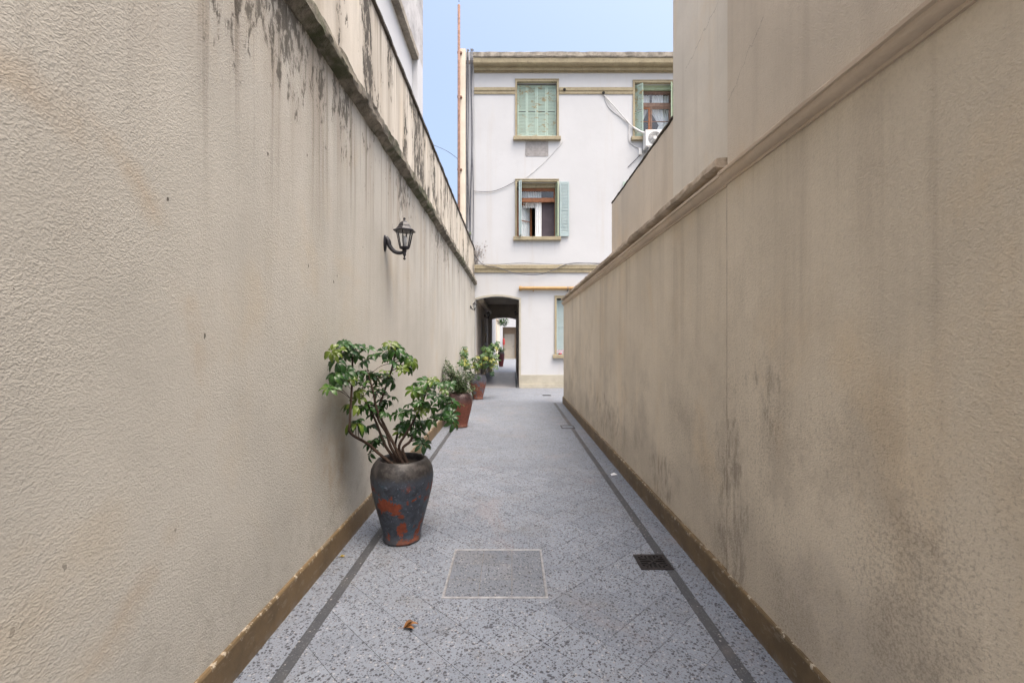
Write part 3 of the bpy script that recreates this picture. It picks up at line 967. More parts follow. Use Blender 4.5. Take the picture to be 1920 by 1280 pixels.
# passage lining
b = MB()
b.box(AX0 - 0.12, AX0 + 0.001, YF + 0.301, 17.2, 0, 3.299)
b.box(AX0 - 0.12, AX0 + 0.001, 18.9, YB - 0.001, 0, 3.299)
b.box(AX0 - 0.12, AX0 + 0.001, 17.2, 18.9, 2.35, 3.299)
b.build('passage_wall', m_brownroom, wb)
b = MB()
b.box(AX1 - 0.001, AX1 + 0.12, YF + 0.301, YB - 0.001, 0, 3.299)
b.build('passage_wall', m_brownroom, wb)
b = MB()
b.box(AX0 - 0.11, AX0 - 0.07, 17.2, 18.9, 0, 2.35)
b.build('side_door', m_darkdoor, wb)
b = MB()
b.cbox(AX0 + 0.001, AX0 + 0.17, 15.9, YB - 0.002, 2.83, 2.97, 0.02)
b.build('duct', m_cream, wb)
b = MB()
b.box(AX0 + 0.001, AX0 + 0.06, 19.6, 19.95, 1.45, 1.85)
b.build('meter_box', m_cream, wb)
b = MB()
b.box(AX0 - 0.119, AX1 + 0.119, YF + 0.302, YB - 0.002, 3.30, 3.354)
b.build('passage_ceiling', m_cream, wb)
# trim around the arch
b = MB()
path = [(AX0, 0.0), *arch_pts, (AX1, 0.0)]
tw, tp = 0.055, 0.022
outer = [(AX0 - 0.003, 0.0)] + [(x, z + tw) for x, z in arch_pts] + [(AX1 + tw, 0.0)]
outer[1] = (AX0 - 0.003, arch_pts[0][1] + tw)
outer[-2] = (AX1 + tw, arch_pts[-1][1] + tw)
for i in range(len(path) - 1):
    p, q, r_, s_ = path[i], path[i + 1], outer[i + 1], outer[i]
    y = YF - tp
    b.add([(p[0], y, p[1]), (q[0], y, q[1]), (r_[0], y, r_[1]), (s_[0], y, s_[1])], [(0, 1, 2, 3)])
    b.add([(s_[0], y, s_[1]), (r_[0], y, r_[1]), (r_[0], YF, r_[1]), (s_[0], YF, s_[1])], [(0, 1, 2, 3)])
    b.add([(p[0], y, p[1]), (q[0], y, q[1]), (q[0], YF, q[1]), (p[0], YF, p[1])], [(3, 2, 1, 0)])
b.build('arch_trim', m_plinth, wb)


def sweep_x(mb, prof, x0, x1, step=0.12, jit=0.0, seed=0.0):
    """profile of (y, z) points swept along X"""
    n = max(1, int((x1 - x0) / step))
    m = len(prof)
    v, f = [], []
    for i in range(n + 1):
        x = x0 + (x1 - x0) * i / n
        for j, (y, z) in enumerate(prof):
            p = Vector((x * 4 + seed, y * 3, z * 3 + j))
            v.append((x, y + jit * mnoise.noise(p), z + jit * mnoise.noise(p + Vector((3, 7, 1)))))
    for i in range(n):
        for j in range(m):
            k = (j + 1) % m
            f.append((i * m + j, i * m + k, (i + 1) * m + k, (i + 1) * m + j))
    f += [tuple(range(m - 1, -1, -1)), tuple(n * m + j for j in range(m))]
    mb.add(v, f)


def zat(py, y):
    return EYE + (CY - py) * y / F


y1 = YF - 0.30
b = MB()
sweep_x(b, [(YF + 0.1, zat(119, y1)), (y1 + 0.06, zat(119, y1)), (y1 + 0.01, zat(117, y1)), (y1, zat(108.5, y1)), (y1 + 0.02, zat(108, y1)), (YF + 0.1, zat(108, y1))], FX0, FX1, 0.1, 0.006)
b.build('cornice', m_trim, wb)
b = MB()
sweep_x(b, [(YF + 0.12, zat(108, y1) + 0.002), (y1 - 0.015, zat(108, y1) + 0.002), (y1 - 0.03, zat(106, y1)), (y1 - 0.025, zat(98.5, y1)), (y1 + 0.02, zat(97, y1)), (YF + 0.12, zat(95, y1))], FX0 - 0.01, FX1 + 0.02, 0.08, 0.016, 4)
b.build('cornice_slab', m_trimtop, wb)
y2 = YF - 0.13
b = MB()
sweep_x(b, [(YF + 0.05, zat(137, YF)), (YF - 0.05, zat(137, YF)), (YF - 0.06, zat(133.5, YF)), (y2 + 0.03, zat(131.5, y2)), (y2, zat(129, y2)), (y2, zat(125, y2)), (y2 + 0.01, zat(119.4, y1)), (YF + 0.05, zat(119.4, y1))], FX0, FX1, 0.1, 0.003, 7)
b.build('cornice_moulding', m_trim, wb)


def band(x0, x1, pya, pyb, p, mat, name='string_band'):
    b_ = MB()
    za, zb = FZ(pyb), FZ(pya)
    h_ = zb - za
    sweep_x(b_, [(YF + 0.02, za), (YF - p * 0.55, za), (YF - p * 0.6, za + h_ * 0.4), (YF - p, za + h_ * 0.5), (YF - p, zb - 0.01), (YF - p + 0.012, zb), (YF + 0.02, zb)], x0, x1, 0.15, 0.002)
    b_.build(name, mat, wb)


band(FX0, FX(965.5), 165, 177, 0.05, m_trim)
band(FX(1048.5), FX(1186.5), 165, 177, 0.05, m_trim)
band(FX0, FX1, 497, 511, 0.07, m_trim)
b = MB()
b.box(AX1 + 0.001 + tw, FX1, YF - 0.030, YF + 0.02, 0.126, FZ(702.5))
b.build('plinth', m_plinth, wb)
b = MB()
b.box(AX1 + 0.003, FX1, YF - 0.060, YF + 0.02, 0.001, 0.125)
b.build('plinth_base', m_plinth, wb)


def leaf_panel(mb, w, h, M):
    """louvred shutter leaf: hinge edge at x=0, bottom z=0, 36 mm thick"""
    st, t = 0.038, 0.017
    mb.cbox(0, st, -t, t, 0, h, 0.003, M)
    mb.cbox(w - st, w, -t, t, 0, h, 0.003, M)
    mb.cbox(st, w - st, -t, t, h - 0.05, h, 0.003, M)
    mb.cbox(st, w - st, -t, t, 0, 0.12, 0.003, M)
    mb.cbox(st, w - st, -t, t, h * 0.47, h * 0.47 + 0.035, 0.003, M)
    z = 0.13
    while z < h - 0.07:
        if not (h * 0.47 - 0.02 < z < h * 0.47 + 0.035):
            mb.add([(st, -0.016, z), (w - st, -0.016, z), (w - st, 0.006, z + 0.044), (st, 0.006, z + 0.044), (st, -0.016, z + 0.008), (w - st, -0.016, z + 0.008), (w - st, 0.006, z + 0.052), (st, 0.006, z + 0.052)],
                   [(0, 3, 2, 1), (4, 5, 6, 7), (0, 1, 5, 4), (2, 3, 7, 6)], M)
        z += 0.046


def place(x, y, z, deg=0):
    return Matrix.Translation((x, y, z)) @ Matrix.Rotation(R(deg), 4, 'Z')


def surround(key, name='window', sill=True):
    x0, x1, z0, z1 = OPEN[key]
    fw_, p = 0.062, 0.035
    b_ = MB()
    b_.box(x0 - fw_, x0 + 0.001, YF - p, YF + 0.06, z0, z1 + fw_)
    b_.box(x1 - 0.001, x1 + fw_, YF - p, YF + 0.06, z0, z1 + fw_)
    b_.box(x0 + 0.002, x1 - 0.002, YF - p, YF + 0.06, z1 - 0.001, z1 + fw_)
    b_.box(x0 - fw_ - 0.006, x1 + fw_ + 0.006, YF - p - 0.012, YF + 0.03, z1 + fw_ + 0.001, z1 + fw_ + 0.02)
    w_ = b_.build(name, m_trim, wb)
    if sill:
        b_ = MB()
        b_.cbox(x0 - 0.12, x1 + 0.12, YF - 0.11, YF + 0.12, z0 - 0.115, z0 - 0.002, 0.008)
        b_.build('sill', m_trim, w_)
    return w_


def reveal_back(key, w_, mat, d=0.28):
    x0, x1, z0, z1 = OPEN[key]
    b_ = MB()
    b_.box(x0 - 0.3, x1 + 0.3, YF + 1.6, YF + 1.62, z0 - 0.4, z1 + 0.3)
    b_.build('room_backing', mat, w_)


def closed_shutters(key, w_, mat, leaves=4, depth=0.12):
    x0, x1, z0, z1 = OPEN[key]
    lw_ = (x1 - x0 - 0.02) / leaves
    for i in range(leaves):
        b_ = MB()
        leaf_panel(b_, lw_ - 0.006, z1 - z0 - 0.06, place(x0 + 0.012 + i * lw_, YF + depth + (0.006 if i % 2 else 0), z0 + 0.012))
        b_.build('shutter_leaf', mat, w_)
    b_ = MB()
    b_.box(x0 - 0.2, x1 + 0.2, YF + depth + 0.05, YF + depth + 0.06, z0 - 0.2, z1 + 0.2)
    b_.build('backing', m_dark, w_)


def curtain(x0, x1, z0, z1, y, w_, waves=6, gather=None, amp=0.025, name='curtain', M=None):
    """hanging cloth; gather = (x_centre, z, half_width) pinches it like a tie-back"""
    b_ = MB()
    nx, nz = waves * 8, 12
    v = []
    for j in range(nz + 1):
        z = z0 + (z1 - z0) * j / nz
        for i in range(nx + 1):
            t = i / nx
            x = x0 + (x1 - x0) * t
            if gather:
                gx, gz, gw = gather
                k = min(1.0, max(0.0, 1 - abs(z - gz) / (abs(z1 - gz) + 1e-6)))
                tx = gx + (t - 0.5) * 2 * gw
                x = x * (1 - k) + tx * k
            v.append((x, y + amp * math.sin(t * waves * 2 * math.pi + 0.4 * math.sin(z * 3)) + 0.01 * math.sin(t * 9), z))
    f = [(j * (nx + 1) + i, j * (nx + 1) + i + 1, (j + 1) * (nx + 1) + i + 1, (j + 1) * (nx + 1) + i) for j in range(nz) for i in range(nx)]
    b_.add(v, f, M)
    b_.build(name, m_curtain, w_, True)


def sash(x0, x1, z0, z1, y, w_, mat, M=None, rail=0.05, bar=None):
    b_ = MB()
    t = 0.022
    b_.cbox(x0, x0 + rail, y - t, y + t, z0, z1, 0.004, M)
    b_.cbox(x1 - rail, x1, y - t, y + t, z0, z1, 0.004, M)
    b_.cbox(x0 + rail, x1 - rail, y - t, y + t, z0, z0 + rail, 0.004, M)
    b_.cbox(x0 + rail, x1 - rail, y - t, y + t, z1 - rail, z1, 0.004, M)
    if bar is not None:
        b_.cbox(x0 + rail, x1 - rail, y - 0.012, y + 0.012, bar - 0.012, bar + 0.012, 0.003, M)
    b_.build('sash', mat, w_)
    b_ = MB()
    b_.box(x0 + rail * 0.8, x1 - rail * 0.8, y - 0.003, y + 0.003, z0 + rail * 0.8, z1 - rail * 0.8, M)
    b_.build('pane', m_glass, w_)


# top middle window: closed mint shutters
wt = surround('top_mid')
closed_shutters('top_mid', wt, m_shutter)

# middle window: shutters folded open, wooden sash ajar
wm = surround('mid')
x0, x1, z0, z1 = OPEN['mid']
H = z1 - z0
lw4 = 0.30
YW = YF + 0.24
fb = MB()
fb.box(x0 + 0.001, x0 + 0.05, YW - 0.03, YW + 0.04, z0, z1 - 0.14)
fb.box(x1 - 0.05, x1 - 0.001, YW - 0.03, YW + 0.04, z0, z1 - 0.14)
fb.box(x0 + 0.001, x1 - 0.001, YW - 0.03, YW + 0.04, z1 - 0.20, z1 - 0.139)
zt_ = FZ(372)
fb.box(x0 + 0.05, x1 - 0.05, YW - 0.035, YW + 0.04, zt_ - 0.05, zt_ + 0.06)
fb.build('window_frame', m_wood, wm)
hb = MB()
hb.box(x0 + 0.001, x1 - 0.001, YW - 0.10, YW + 0.02, z1 - 0.138, z1 - 0.001)
hb.build('shutter_box', m_trim, wm)
sash(x0 + 0.051, x1 - 0.051, zt_ + 0.061, z1 - 0.201, YW + 0.005, wm, m_wood, rail=0.028)
curtain(x0 + 0.06, x0 + 0.80, zt_ - 0.2, z1 - 0.2, YW + 0.13, wm, 9)
M_ = Matrix.Translation((x0 + 0.05, YW + 0.02, 0)) @ Matrix.Rotation(R(38), 4, 'Z')
sash(0, 0.56, z0 + 0.02, zt_ - 0.055, 0, wm, m_wood, M_, 0.06, z0 + 0.62)
curtain(0.05, 0.51, z0 + 0.05, zt_ - 0.1, 0.045, wm, 6, None, 0.012, 'curtain', M_)
curtain(x0 + 0.60, x0 + 0.80, z0 + 0.0, zt_ - 0.03, YW + 0.06, wm, 3)
ib_ = MB()
ib_.box(x0 + 0.79, x1 - 0.05, YW + 0.10, YW + 0.11, z0, zt_ - 0.04)
ib_.build('roller_blind', m_blind, wm)
reveal_back('mid', wm, m_dark)
for (lx, ly, dg, mt) in ((x0 + 0.09, YF + 0.10, -94, m_shutter_b), (x0 + 0.13, YF + 0.10, -91.5, m_shutter_b), (x1 - 0.02, YF + 0.17, -80, m_shutter_g), (x1 + 0.085, YF - 0.06, 0, m_shutter_b)):
    b = MB()
    leaf_panel(b, lw4, H - 0.04 if dg else H - 0.03, place(lx, ly, z0 + 0.01 + (0.02 if dg == -91.5 else 0), dg))
    b.build('shutter_leaf', mt, wm)

# top right window: left shutter pushed out, two glazed sashes with tied curtains
wr = surround('top_right')
x0, x1, z0, z1 = OPEN['top_right']
H = z1 - z0
fb = MB()
fb.box(x0 + 0.001, x0 + 0.05, YW - 0.03, YW + 0.04, z0, z1 - 0.14)
fb.box(x1 - 0.05, x1 - 0.001, YW - 0.03, YW + 0.04, z0, z1 - 0.14)
fb.box(x0 + 0.001, x1 - 0.001, YW - 0.03, YW + 0.04, z1 - 0.21, z1 - 0.139)
zt_ = FZ(192)
fb.box(x0 + 0.05, x1 - 0.05, YW - 0.035, YW + 0.04, zt_ - 0.04, zt_ + 0.07)
fb.build('window_frame', m_wood_d, wr)
hb = MB()
hb.box(x0 + 0.001, x1 - 0.001, YW - 0.10, YW + 0.02, z1 - 0.138, z1 - 0.001)
hb.build('shutter_box', m_shutter_g, wr)
sash(x0 + 0.051, x1 - 0.051, zt_ + 0.071, z1 - 0.211, YW + 0.005, wr, m_wood_d, rail=0.03)
xm = FX(1223)
sash(x0 + 0.051, xm, z0 + 0.02, zt_ - 0.041, YW + 0.005, wr, m_wood, rail=0.06, bar=z0 + 0.62)
sash(xm + 0.004, x1 - 0.051, z0 + 0.02, zt_ - 0.041, YW + 0.0, wr, m_wood_d, rail=0.06, bar=z0 + 0.62)
curtain(x0 + 0.06, xm, z0 + 0.0, zt_ + 0.0, YW + 0.13, wr, 6, (x0 + 0.2, z0 + 0.55, 0.10))
curtain(xm, x1 - 0.06, z0 + 0.0, zt_ + 0.0, YW + 0.13, wr, 6, (x1 - 0.22, z0 + 0.55, 0.16))
curtain(x0 + 0.06, xm + 0.02, zt_ + 0.02, z1 - 0.21, YW + 0.12, wr, 6)
curtain(xm + 0.10, x1 - 0.06, zt_ + 0.02, z1 - 0.21, YW + 0.12, wr, 6)
reveal_back('top_right', wr, m_dark)
for (lx, ly, dg, mt) in ((x0 + 0.01, YF + 0.12, -40, m_shutter), (x1 - 0.01, YF + 0.12, -118, m_shutter_g)):
    b = MB()
    leaf_panel(b, 0.31, H - 0.06, place(lx, ly, z0 + 0.02, dg))
    b.build('shutter_leaf', mt, wr)

# middle right window: only the leaf folded on the wall peeps over the parapet
w2 = surround('mid_right')
closed_shutters('mid_right', w2, m_shutter)
x0, x1, z0, z1 = OPEN['mid_right']
b = MB()
leaf_panel(b, 0.30, z1 - z0 - 0.03, place(x0 - 0.085 - 0.30, YF - 0.06, z0 + 0.01))
b.build('shutter_leaf', m_shutter, w2)
# ground floor window
wg = surround('ground')
closed_shutters('ground', wg, m_shutter_b)

# cement patch and pipe holes
b = MB()
n = 40
pc = Vector((FX(1006.5), 0, FZ(279)))
pts = []
for k in range(n):
    a = 2 * math.pi * k / n
    ca, sa = math.cos(a), math.sin(a)
    e = 0.16
    x = math.copysign(abs(ca) ** e, ca) * 0.37 + 0.02 * mnoise.noise(Vector((ca * 3, sa * 3, 1)))
    z = math.copysign(abs(sa) ** e, sa) * 0.25 + 0.03 * mnoise.noise(Vector((ca * 3, sa * 3, 5)))
    pts.append((pc.x + x, pc.z + z))
b.add([(x, YF - 0.007, z) for x, z in pts] + [(x * 1.0, YF + 0.01, z) for x, z in pts], [tuple(range(n - 1, -1, -1)) if False else tuple(range(n))] + [(i, (i + 1) % n, n + (i + 1) % n, n + i) for i in range(n)])
b.build('cement_patch', m_patch, wb)
for px, py in ((1058, 170), (1131, 176)):
    b = MB()
    b.lathe([(0.045, 0), (0.045, 0.02)], (0, 0, 0), 14, Matrix.Translation((FX(px), YF - 0.045, FZ(py))) @ Matrix.Rotation(R(90), 4, 'X'))
    b.build('pipe_hole', m_hole, wb)
# corner strip left of the front; its sunlit warmth is put into the cream
b = MB()
b.box(-1.69, FX(873.5), YF - 0.10, YF + 0.3, 0.0, FZ(95))
b.build('corner_strip', m_cream, wb)
b = MB()
b.box(FX(873.6), FX0 - 0.001, YF + 0.02, YF + 0.3, 0.0, FZ(97))
b.build('cable_recess', m_bluewhite, wb)

# ------------------------------------------------------------------ things fixed to the white building
po = thing('roof_pole', (-1.72, YF - 0.14, 0), 'rusty brown pole rising above the roof at the building corner', 'pole')
b = MB()
b.tube([(-1.70, YF - 0.16, 0.1), (-1.70, YF - 0.16, 6), (-1.695, YF - 0.16, zat(10, YF - 0.16))], 0.042, 12)
b.build('tube', m_pole, po, True)
b = MB()
b.tube([(-1.695, YF - 0.16, zat(11, YF)), (-1.695, YF - 0.16, zat(4, YF))], 0.012, 6)
b.build('tip', m_cable, po)
for zz in (4.2, 6.9, 9.2, 10.6):
    b = MB()
    b.box(-1.75, -1.60, YF - 0.165, YF - 0.10, zz, zz + 0.05)
    b.build('bracket', m_pole, po)

cb = thing('cable_bundle', (FX(881), YF, 0), 'bundle of dark cables hanging down the left corner of the white building', 'cables')
for k, (px, r_, dx) in enumerate(((875.5, 0.020, 0), (879.5, 0.013, 0.03), (883.5, 0.024, -0.02), (886.5, 0.012, 0.02))):
    pts = []
    for i in range(26):
        z = 3.2 + (FZ(95) - 3.2) * i / 25
        pts.append((FX(px) + 0.018 * math.sin(z * 1.3 + k * 2) + dx * math.sin(z * 0.5), YF - 0.05 - 0.01 * k, z))
    pts.append((pts[-1][0] + 0.02, YF + 0.10, FZ(95) + 0.06))
    b = MB()
    b.tube(pts, r_, 8)
    b.build('cable', m_cable, cb, True)

ac = thing('air_conditioner', (FX(1232), YF - 0.02, FZ(275)), 'white air conditioner outdoor unit on brackets below the top right window', 'air conditioner')
ya, yb = YF - 0.42, YF - 0.10
ax0, ax1, az0, az1 = (1211 - CX) * ya / F, (1253 - CX) * ya / F, zat(274, ya), zat(243, ya)
b = MB()
b.cbox(ax0, ax1, ya, yb, az0, az1, 0.02)
b.build('casing', m_acwhite, ac)
fcx, fcz, fr_ = ax0 + 0.28, (az0 + az1) / 2, 0.205
b = MB()
MR = Matrix.Translation((fcx, ya - 0.001, fcz)) @ Matrix.Rotation(R(90), 4, 'X')
b.lathe([(fr_, 0), (fr_, 0.008), (fr_ - 0.02, 0.010)], (0, 0, 0), 32, MR)
b.build('fan_recess', m_acgrey, ac)
b = MB()
for k in range(9):
    rr = 0.05 + k * 0.0185
    b.tube([(rr * math.cos(a), rr * math.sin(a), 0.016) for a in [2 * math.pi * i / 28 for i in range(29)]], 0.0035, 4, False, MR)
for k in range(8):
    a = math.pi * k / 4
    b.tube([(0.04 * math.cos(a), 0.04 * math.sin(a), 0.018), (fr_ * math.cos(a), fr_ * math.sin(a), 0.014)], 0.004, 4, True, MR)
b.build('fan_guard', m_acwhite, ac)
b = MB()
b.lathe([(0.048, 0.012), (0.048, 0.022), (0.02, 0.026)], (0, 0, 0), 18, MR)
b.build('hub', m_acwhite, ac)
b = MB()
b.box(ax1 - 0.19, ax1 - 0.03, ya - 0.004, ya + 0.002, az1 - 0.10, az1 - 0.07)
b.build('badge', m_acgrey, ac)
for xx in (ax0 + 0.08, ax1 - 0.1):
    b = MB()
    b.box(xx - 0.02, xx + 0.02, ya - 0.01, YF, az0 - 0.045, az0 - 0.004)
    b.tube([(xx, ya + 0.05, az0 - 0.04), (xx, YF - 0.01, az0 - 0.34)], 0.016, 6)
    b.build('bracket', m_steel, ac)

cd = thing('pipe_run', (FX(1160), YF, FZ(210)), 'white insulated pipes running from a wall hole to the air conditioner', 'pipe')
b = MB()
b.tube(smooth_path([(FX(1131), YF - 0.02, FZ(178)), (FX(1150), YF - 0.05, FZ(200)), (FX(1178), YF - 0.05, FZ(232)), (FX(1190), YF - 0.06, FZ(243)), (FX(1206), YF - 0.16, FZ(254)), (FX(1213), YF - 0.25, FZ(252))]), [0.016] * 16 + [0.032] * 9 + [0.032], 8)
b.build('insulated_pipe', m_cable_w, cd, True)
b = MB()
b.tube(smooth_path([(FX(1132), YF - 0.01, FZ(180)), (FX(1142), YF - 0.015, FZ(203)), (FX(1165), YF - 0.015, FZ(222)), (FX(1178), YF - 0.02, FZ(234)), (FX(1178.5), YF - 0.02, FZ(262)), (FX(1186), YF - 0.02, FZ(272)), (FX(1198), YF - 0.02, FZ(279))]), 0.011, 6)
b.build('cable', m_cable_w, cd, True)
b = MB()
b.cbox(FX(1197), FX(1203), YF - 0.06, YF, FZ(291), FZ(279), 0.01)
b.build('junction_box', m_acwhite, cd)
b = MB()
b.tube([(FX(1200), YF - 0.02, FZ(291)), (FX(1177), YF - 0.015, FZ(314))], 0.010, 6)
b.build('cable', m_cable, cd)

gp = thing('gas_pipe', (FX(1030), YF - 0.1, FZ(541)), 'yellow ochre gas pipe fixed across the white wall above the arch', 'pipe')
b = MB()
zz = zat(540.5, YF - 0.08)
b.tube([(FX(976), YF - 0.08, zz), (FX(1130), YF - 0.08, zz)], 0.058, 14)
b.build('tube', m_yellow, gp, 'auto')
b = MB()
b.tube([(FX(973), YF - 0.08, zz), (FX(978), YF - 0.08, zz)], 0.074, 14)
b.build('end_cap', m_yellow, gp, 'auto')
for px in (1000, 1064):
    b = MB()
    b.tube([(FX(px) - 0.012, YF - 0.08, zz), (FX(px) + 0.012, YF - 0.08, zz)], 0.066, 14)
    b.box(FX(px) - 0.01, FX(px) + 0.01, YF - 0.07, YF, zz - 0.1, zz - 0.06)
    b.build('clamp', m_cable if px == 1064 else m_yellow, gp)


def wire(label, pts, r_, mat=m_cable, n=8):
    b_ = MB()
    b_.tube(smooth_path(pts, n), r_, 5)
    return tag(b_.build('wire', mat, None, True), label, 'wire')


y = YF - 0.09
wire('dark cable sagging across the ochre band above the arch', [(FX(884), y, FZ(470)), (FX(905), y, FZ(496)), (FX(935), y, FZ(503)), (FX(965), y, FZ(513)), (FX(1005), y, FZ(516)), (FX(1035), y, FZ(508)), (FX(1060), y, FZ(497)), (FX(1085), y, FZ(494)), (FX(1150), y, FZ(497))], 0.011)
wire('thin cable lying along the top of the ochre band', [(FX(889), YF - 0.03, FZ(495)), (FX(930), YF - 0.03, FZ(496)), (FX(980), YF - 0.03, FZ(493.5)), (FX(1040), YF - 0.03, FZ(496)), (FX(1100), YF - 0.03, FZ(493.5)), (FX(1160), YF - 0.03, FZ(495))], 0.008)
wire('thin cable drooping from the corner to the open shuttered window', [(FX(888), YF - 0.03, FZ(359)), (FX(905), YF - 0.03, FZ(360)), (FX(925), YF - 0.03, FZ(359)), (FX(945), YF - 0.03, FZ(352)), (FX(966), YF - 0.03, FZ(341))], 0.009)
wire('pale thin cable running diagonally between the two middle windows', [(FX(1056), YF - 0.012, FZ(264)), (FX(1050), YF - 0.012, FZ(273)), (FX(1020), YF - 0.012, FZ(305)), (FX(995), YF - 0.012, FZ(327)), (FX(985), YF - 0.03, FZ(334))], 0.007, m_cable_w)
wire('overhead wire crossing the sky left of the rusty pole', [W(700, 235, 16.5), W(820, 275, 15.6), W(861, 300, YF - 0.2)], 0.008)
wire('overhead wire slanting down behind the left parapet', [W(812, 288, 15.2), W(836, 345, 15.0), W(872, 420, YF - 0.1)], 0.008)

# dead creeper in the corner above the left ledge
dt = thing('dead_creeper', (FX(893), YF - 0.03, FZ(495)), 'dry grey creeper clinging to the white wall corner', 'plant')
rr_ = random.Random(12)
b = MB()
for k in range(26):
    p = Vector((FX(rr_.uniform(886, 896)), YF - 0.02, FZ(rr_.uniform(478, 496))))
    pts = [p.copy()]
    dirx, dirz = rr_.uniform(-0.3, 1.0), rr_.uniform(0.2, 1.0)
    for i in range(rr_.randint(3, 7)):
        p = p + Vector((dirx * 0.06 + rr_.uniform(-0.04, 0.04), rr_.uniform(-0.012, 0.008), dirz * 0.07 + rr_.uniform(-0.05, 0.04)))
        p.y = min(p.y, YF - 0.006)
        pts.append(p.copy())
    b.tube(pts, [0.006 * (1 - i / (len(pts) + 1)) + 0.002 for i in range(len(pts))], 4)
b.build('twigs', m_twig, dt)
b = MB()
for k in range(60):
    c = Vector((FX(rr_.gauss(899, 6)), YF - rr_.uniform(0.01, 0.06), FZ(rr_.gauss(472, 9))))
    s_ = rr_.uniform(0.015, 0.035)
    M_ = Matrix.Translation(c) @ Matrix.Rotation(rr_.uniform(0, 6), 4, 'Y') @ Matrix.Rotation(rr_.uniform(-0.8, 0.8), 4, 'X')
    b.add([(-s_, 0, 0), (0, 0.004, -s_ * 0.5), (s_, 0, 0), (0, 0.004, s_ * 0.5)], [(0, 1, 2, 3)], M_)
b.build('withered_leaves', m_twig, dt)['kind'] = 'stuff'

# ------------------------------------------------------------------ lamps
def lantern(loc, rz, sc, label):
    """wall lantern, local frame: wall at x=0, arm out along +x"""
    t = thing('wall_lantern', loc, label, 'lamp', 'black wall lanterns along the alley', rz, sc)
    b_ = MB()
    b_.lathe([(0.040, 0), (0.042, 0.006), (0.030, 0.016), (0.010, 0.020)], (0, 0, 0), 16, Matrix.Rotation(R(90), 4, 'Y') @ Matrix.Diagonal((1.9, 0.95, 1, 1)))
    b_.build('wall_plate', m_iron, t, 'auto', True)
    b_ = MB()
    b_.tube(smooth_path([(0.012, 0, 0.05), (0.035, 0, 0.02), (0.05, 0, -0.03), (0.09, 0, -0.075), (0.14, 0, -0.09), (0.185, 0, -0.08)]), [0.024 - 0.0003 * i for i in range(31)], 10, True)
    b_.build('arm', m_iron, t, True, True)
    cx_ = 0.185
    b_ = MB()
    b_.lathe([(0.004, -0.155), (0.012, -0.148), (0.012, -0.138), (0.006, -0.130), (0.010, -0.115), (0.016, -0.11), (0.014, -0.085), (0.022, -0.075), (0.018, -0.062), (0.045, -0.05), (0.050, -0.038), (0.046, -0.035)], (cx_, 0, 0), 12)
    b_.build('base_cup', m_iron, t, 'auto', True)
    # six-sided tapering cage
    lo, hi, zl, zh = 0.046, 0.078, -0.036, 0.115
    cage = MB()
    for k in range(6):
        a = math.pi / 3 * k + math.pi / 6
        p, q = Vector((cx_ + lo * math.cos(a), lo * math.sin(a), zl)), Vector((cx_ + hi * math.cos(a), hi * math.sin(a), zh))
        cage.tube([p, q], 0.0058, 4)
    cage.build('cage', m_iron, t, False, True)
    for k in range(6):
        a, c_ = math.pi / 3 * k + math.pi / 6, math.pi / 3 * (k + 1) + math.pi / 6
        b_ = MB()
        f_ = 0.97
        b_.add([(cx_ + lo * f_ * math.cos(a), lo * f_ * math.sin(a), zl), (cx_ + lo * f_ * math.cos(c_), lo * f_ * math.sin(c_), zl), (cx_ + hi * f_ * math.cos(c_), hi * f_ * math.sin(c_), zh), (cx_ + hi * f_ * math.cos(a), hi * f_ * math.sin(a), zh)], [(0, 1, 2, 3)])
        b_.build('pane', m_glass, t, False, True)
    b_ = MB()
    b_.lathe([(0.074, 0.106), (0.105, 0.108), (0.107, 0.116), (0.080, 0.128), (0.070, 0.142), (0.060, 0.152), (0.056, 0.165), (0.042, 0.188), (0.022, 0.202), (0.010, 0.206), (0.006, 0.216), (0.012, 0.224), (0.010, 0.234), (0.003, 0.238)], (cx_, 0, 0), 6, Matrix.Translation((cx_, 0, 0)) @ Matrix.Rotation(math.pi / 6, 4, 'Z') @ Matrix.Translation((-cx_, 0, 0)))
    b_.build('roof_cap', m_iron, t, False, True)
    b_ = MB()
    b_.lathe([(0.014, -0.035), (0.014, 0.0), (0.018, 0.004), (0.024, 0.025), (0.022, 0.05), (0.010, 0.065), (0.003, 0.068)], (cx_, 0, 0), 12)
    b_.build('bulb', m_paper, t, True, True)
    return t


YL1 = 1.21 * F / (CX - 721)
lantern((-HW, YL1, zat(456, YL1)), 0, 1.02, 'black hexagonal wall lantern on the left wall, nearest and largest')
lantern((-HW, 13.0, zat(576, 13.0)), 0, 0.72, 'small black wall lantern beside the arch at the end of the left wall')
lantern((AX0 + 0.002, 19.2, zat(592, 19.2)), 0, 0.9, 'black wall lantern inside the dark passage, on its left wall')
lantern((AX1 - 0.002, 19.2, zat(588, 19.2)), math.pi, 0.5, 'black wall lantern inside the dark passage, on its right wall')

# ------------------------------------------------------------------ beyond the passage: second courtyard
pf = MB()
pf.box(-1.25, 0.36, YF + 0.002, YB + 0.26, -0.05, 0.0)
struct(pf.build('passage_floor', m_pass_floor), 'dark polished tile floor of the passage')
pf = MB()
pf.box(0.10, 0.16, YF + 0.02, YB + 0.2, 0.0005, 0.004)
struct(pf.build('passage_border', m_strip), 'dark border strip of the passage floor')
pf = MB()
pf.box(-2.0, 5.0, YB + 0.262, 41.5, -0.05, 0.001)
struct(pf.build('courtyard_floor', m_floor_far), 'tiled floor of the far courtyard')
cw = thing('courtyard_wall', (-1.2, 30, 0), 'white and beige wall on the left of the far courtyard', 'wall')
b = MB()
b.box(-1.5, -1.06, YB + 0.27, 29.0, 0, 2.95)
b.build('white_stretch', m_white, cw)
b = MB()
b.box(-1.5, -1.0, 29.001, 36.0, 0, 2.85)
b.build('beige_stretch', m_cream, cw)
b = MB()
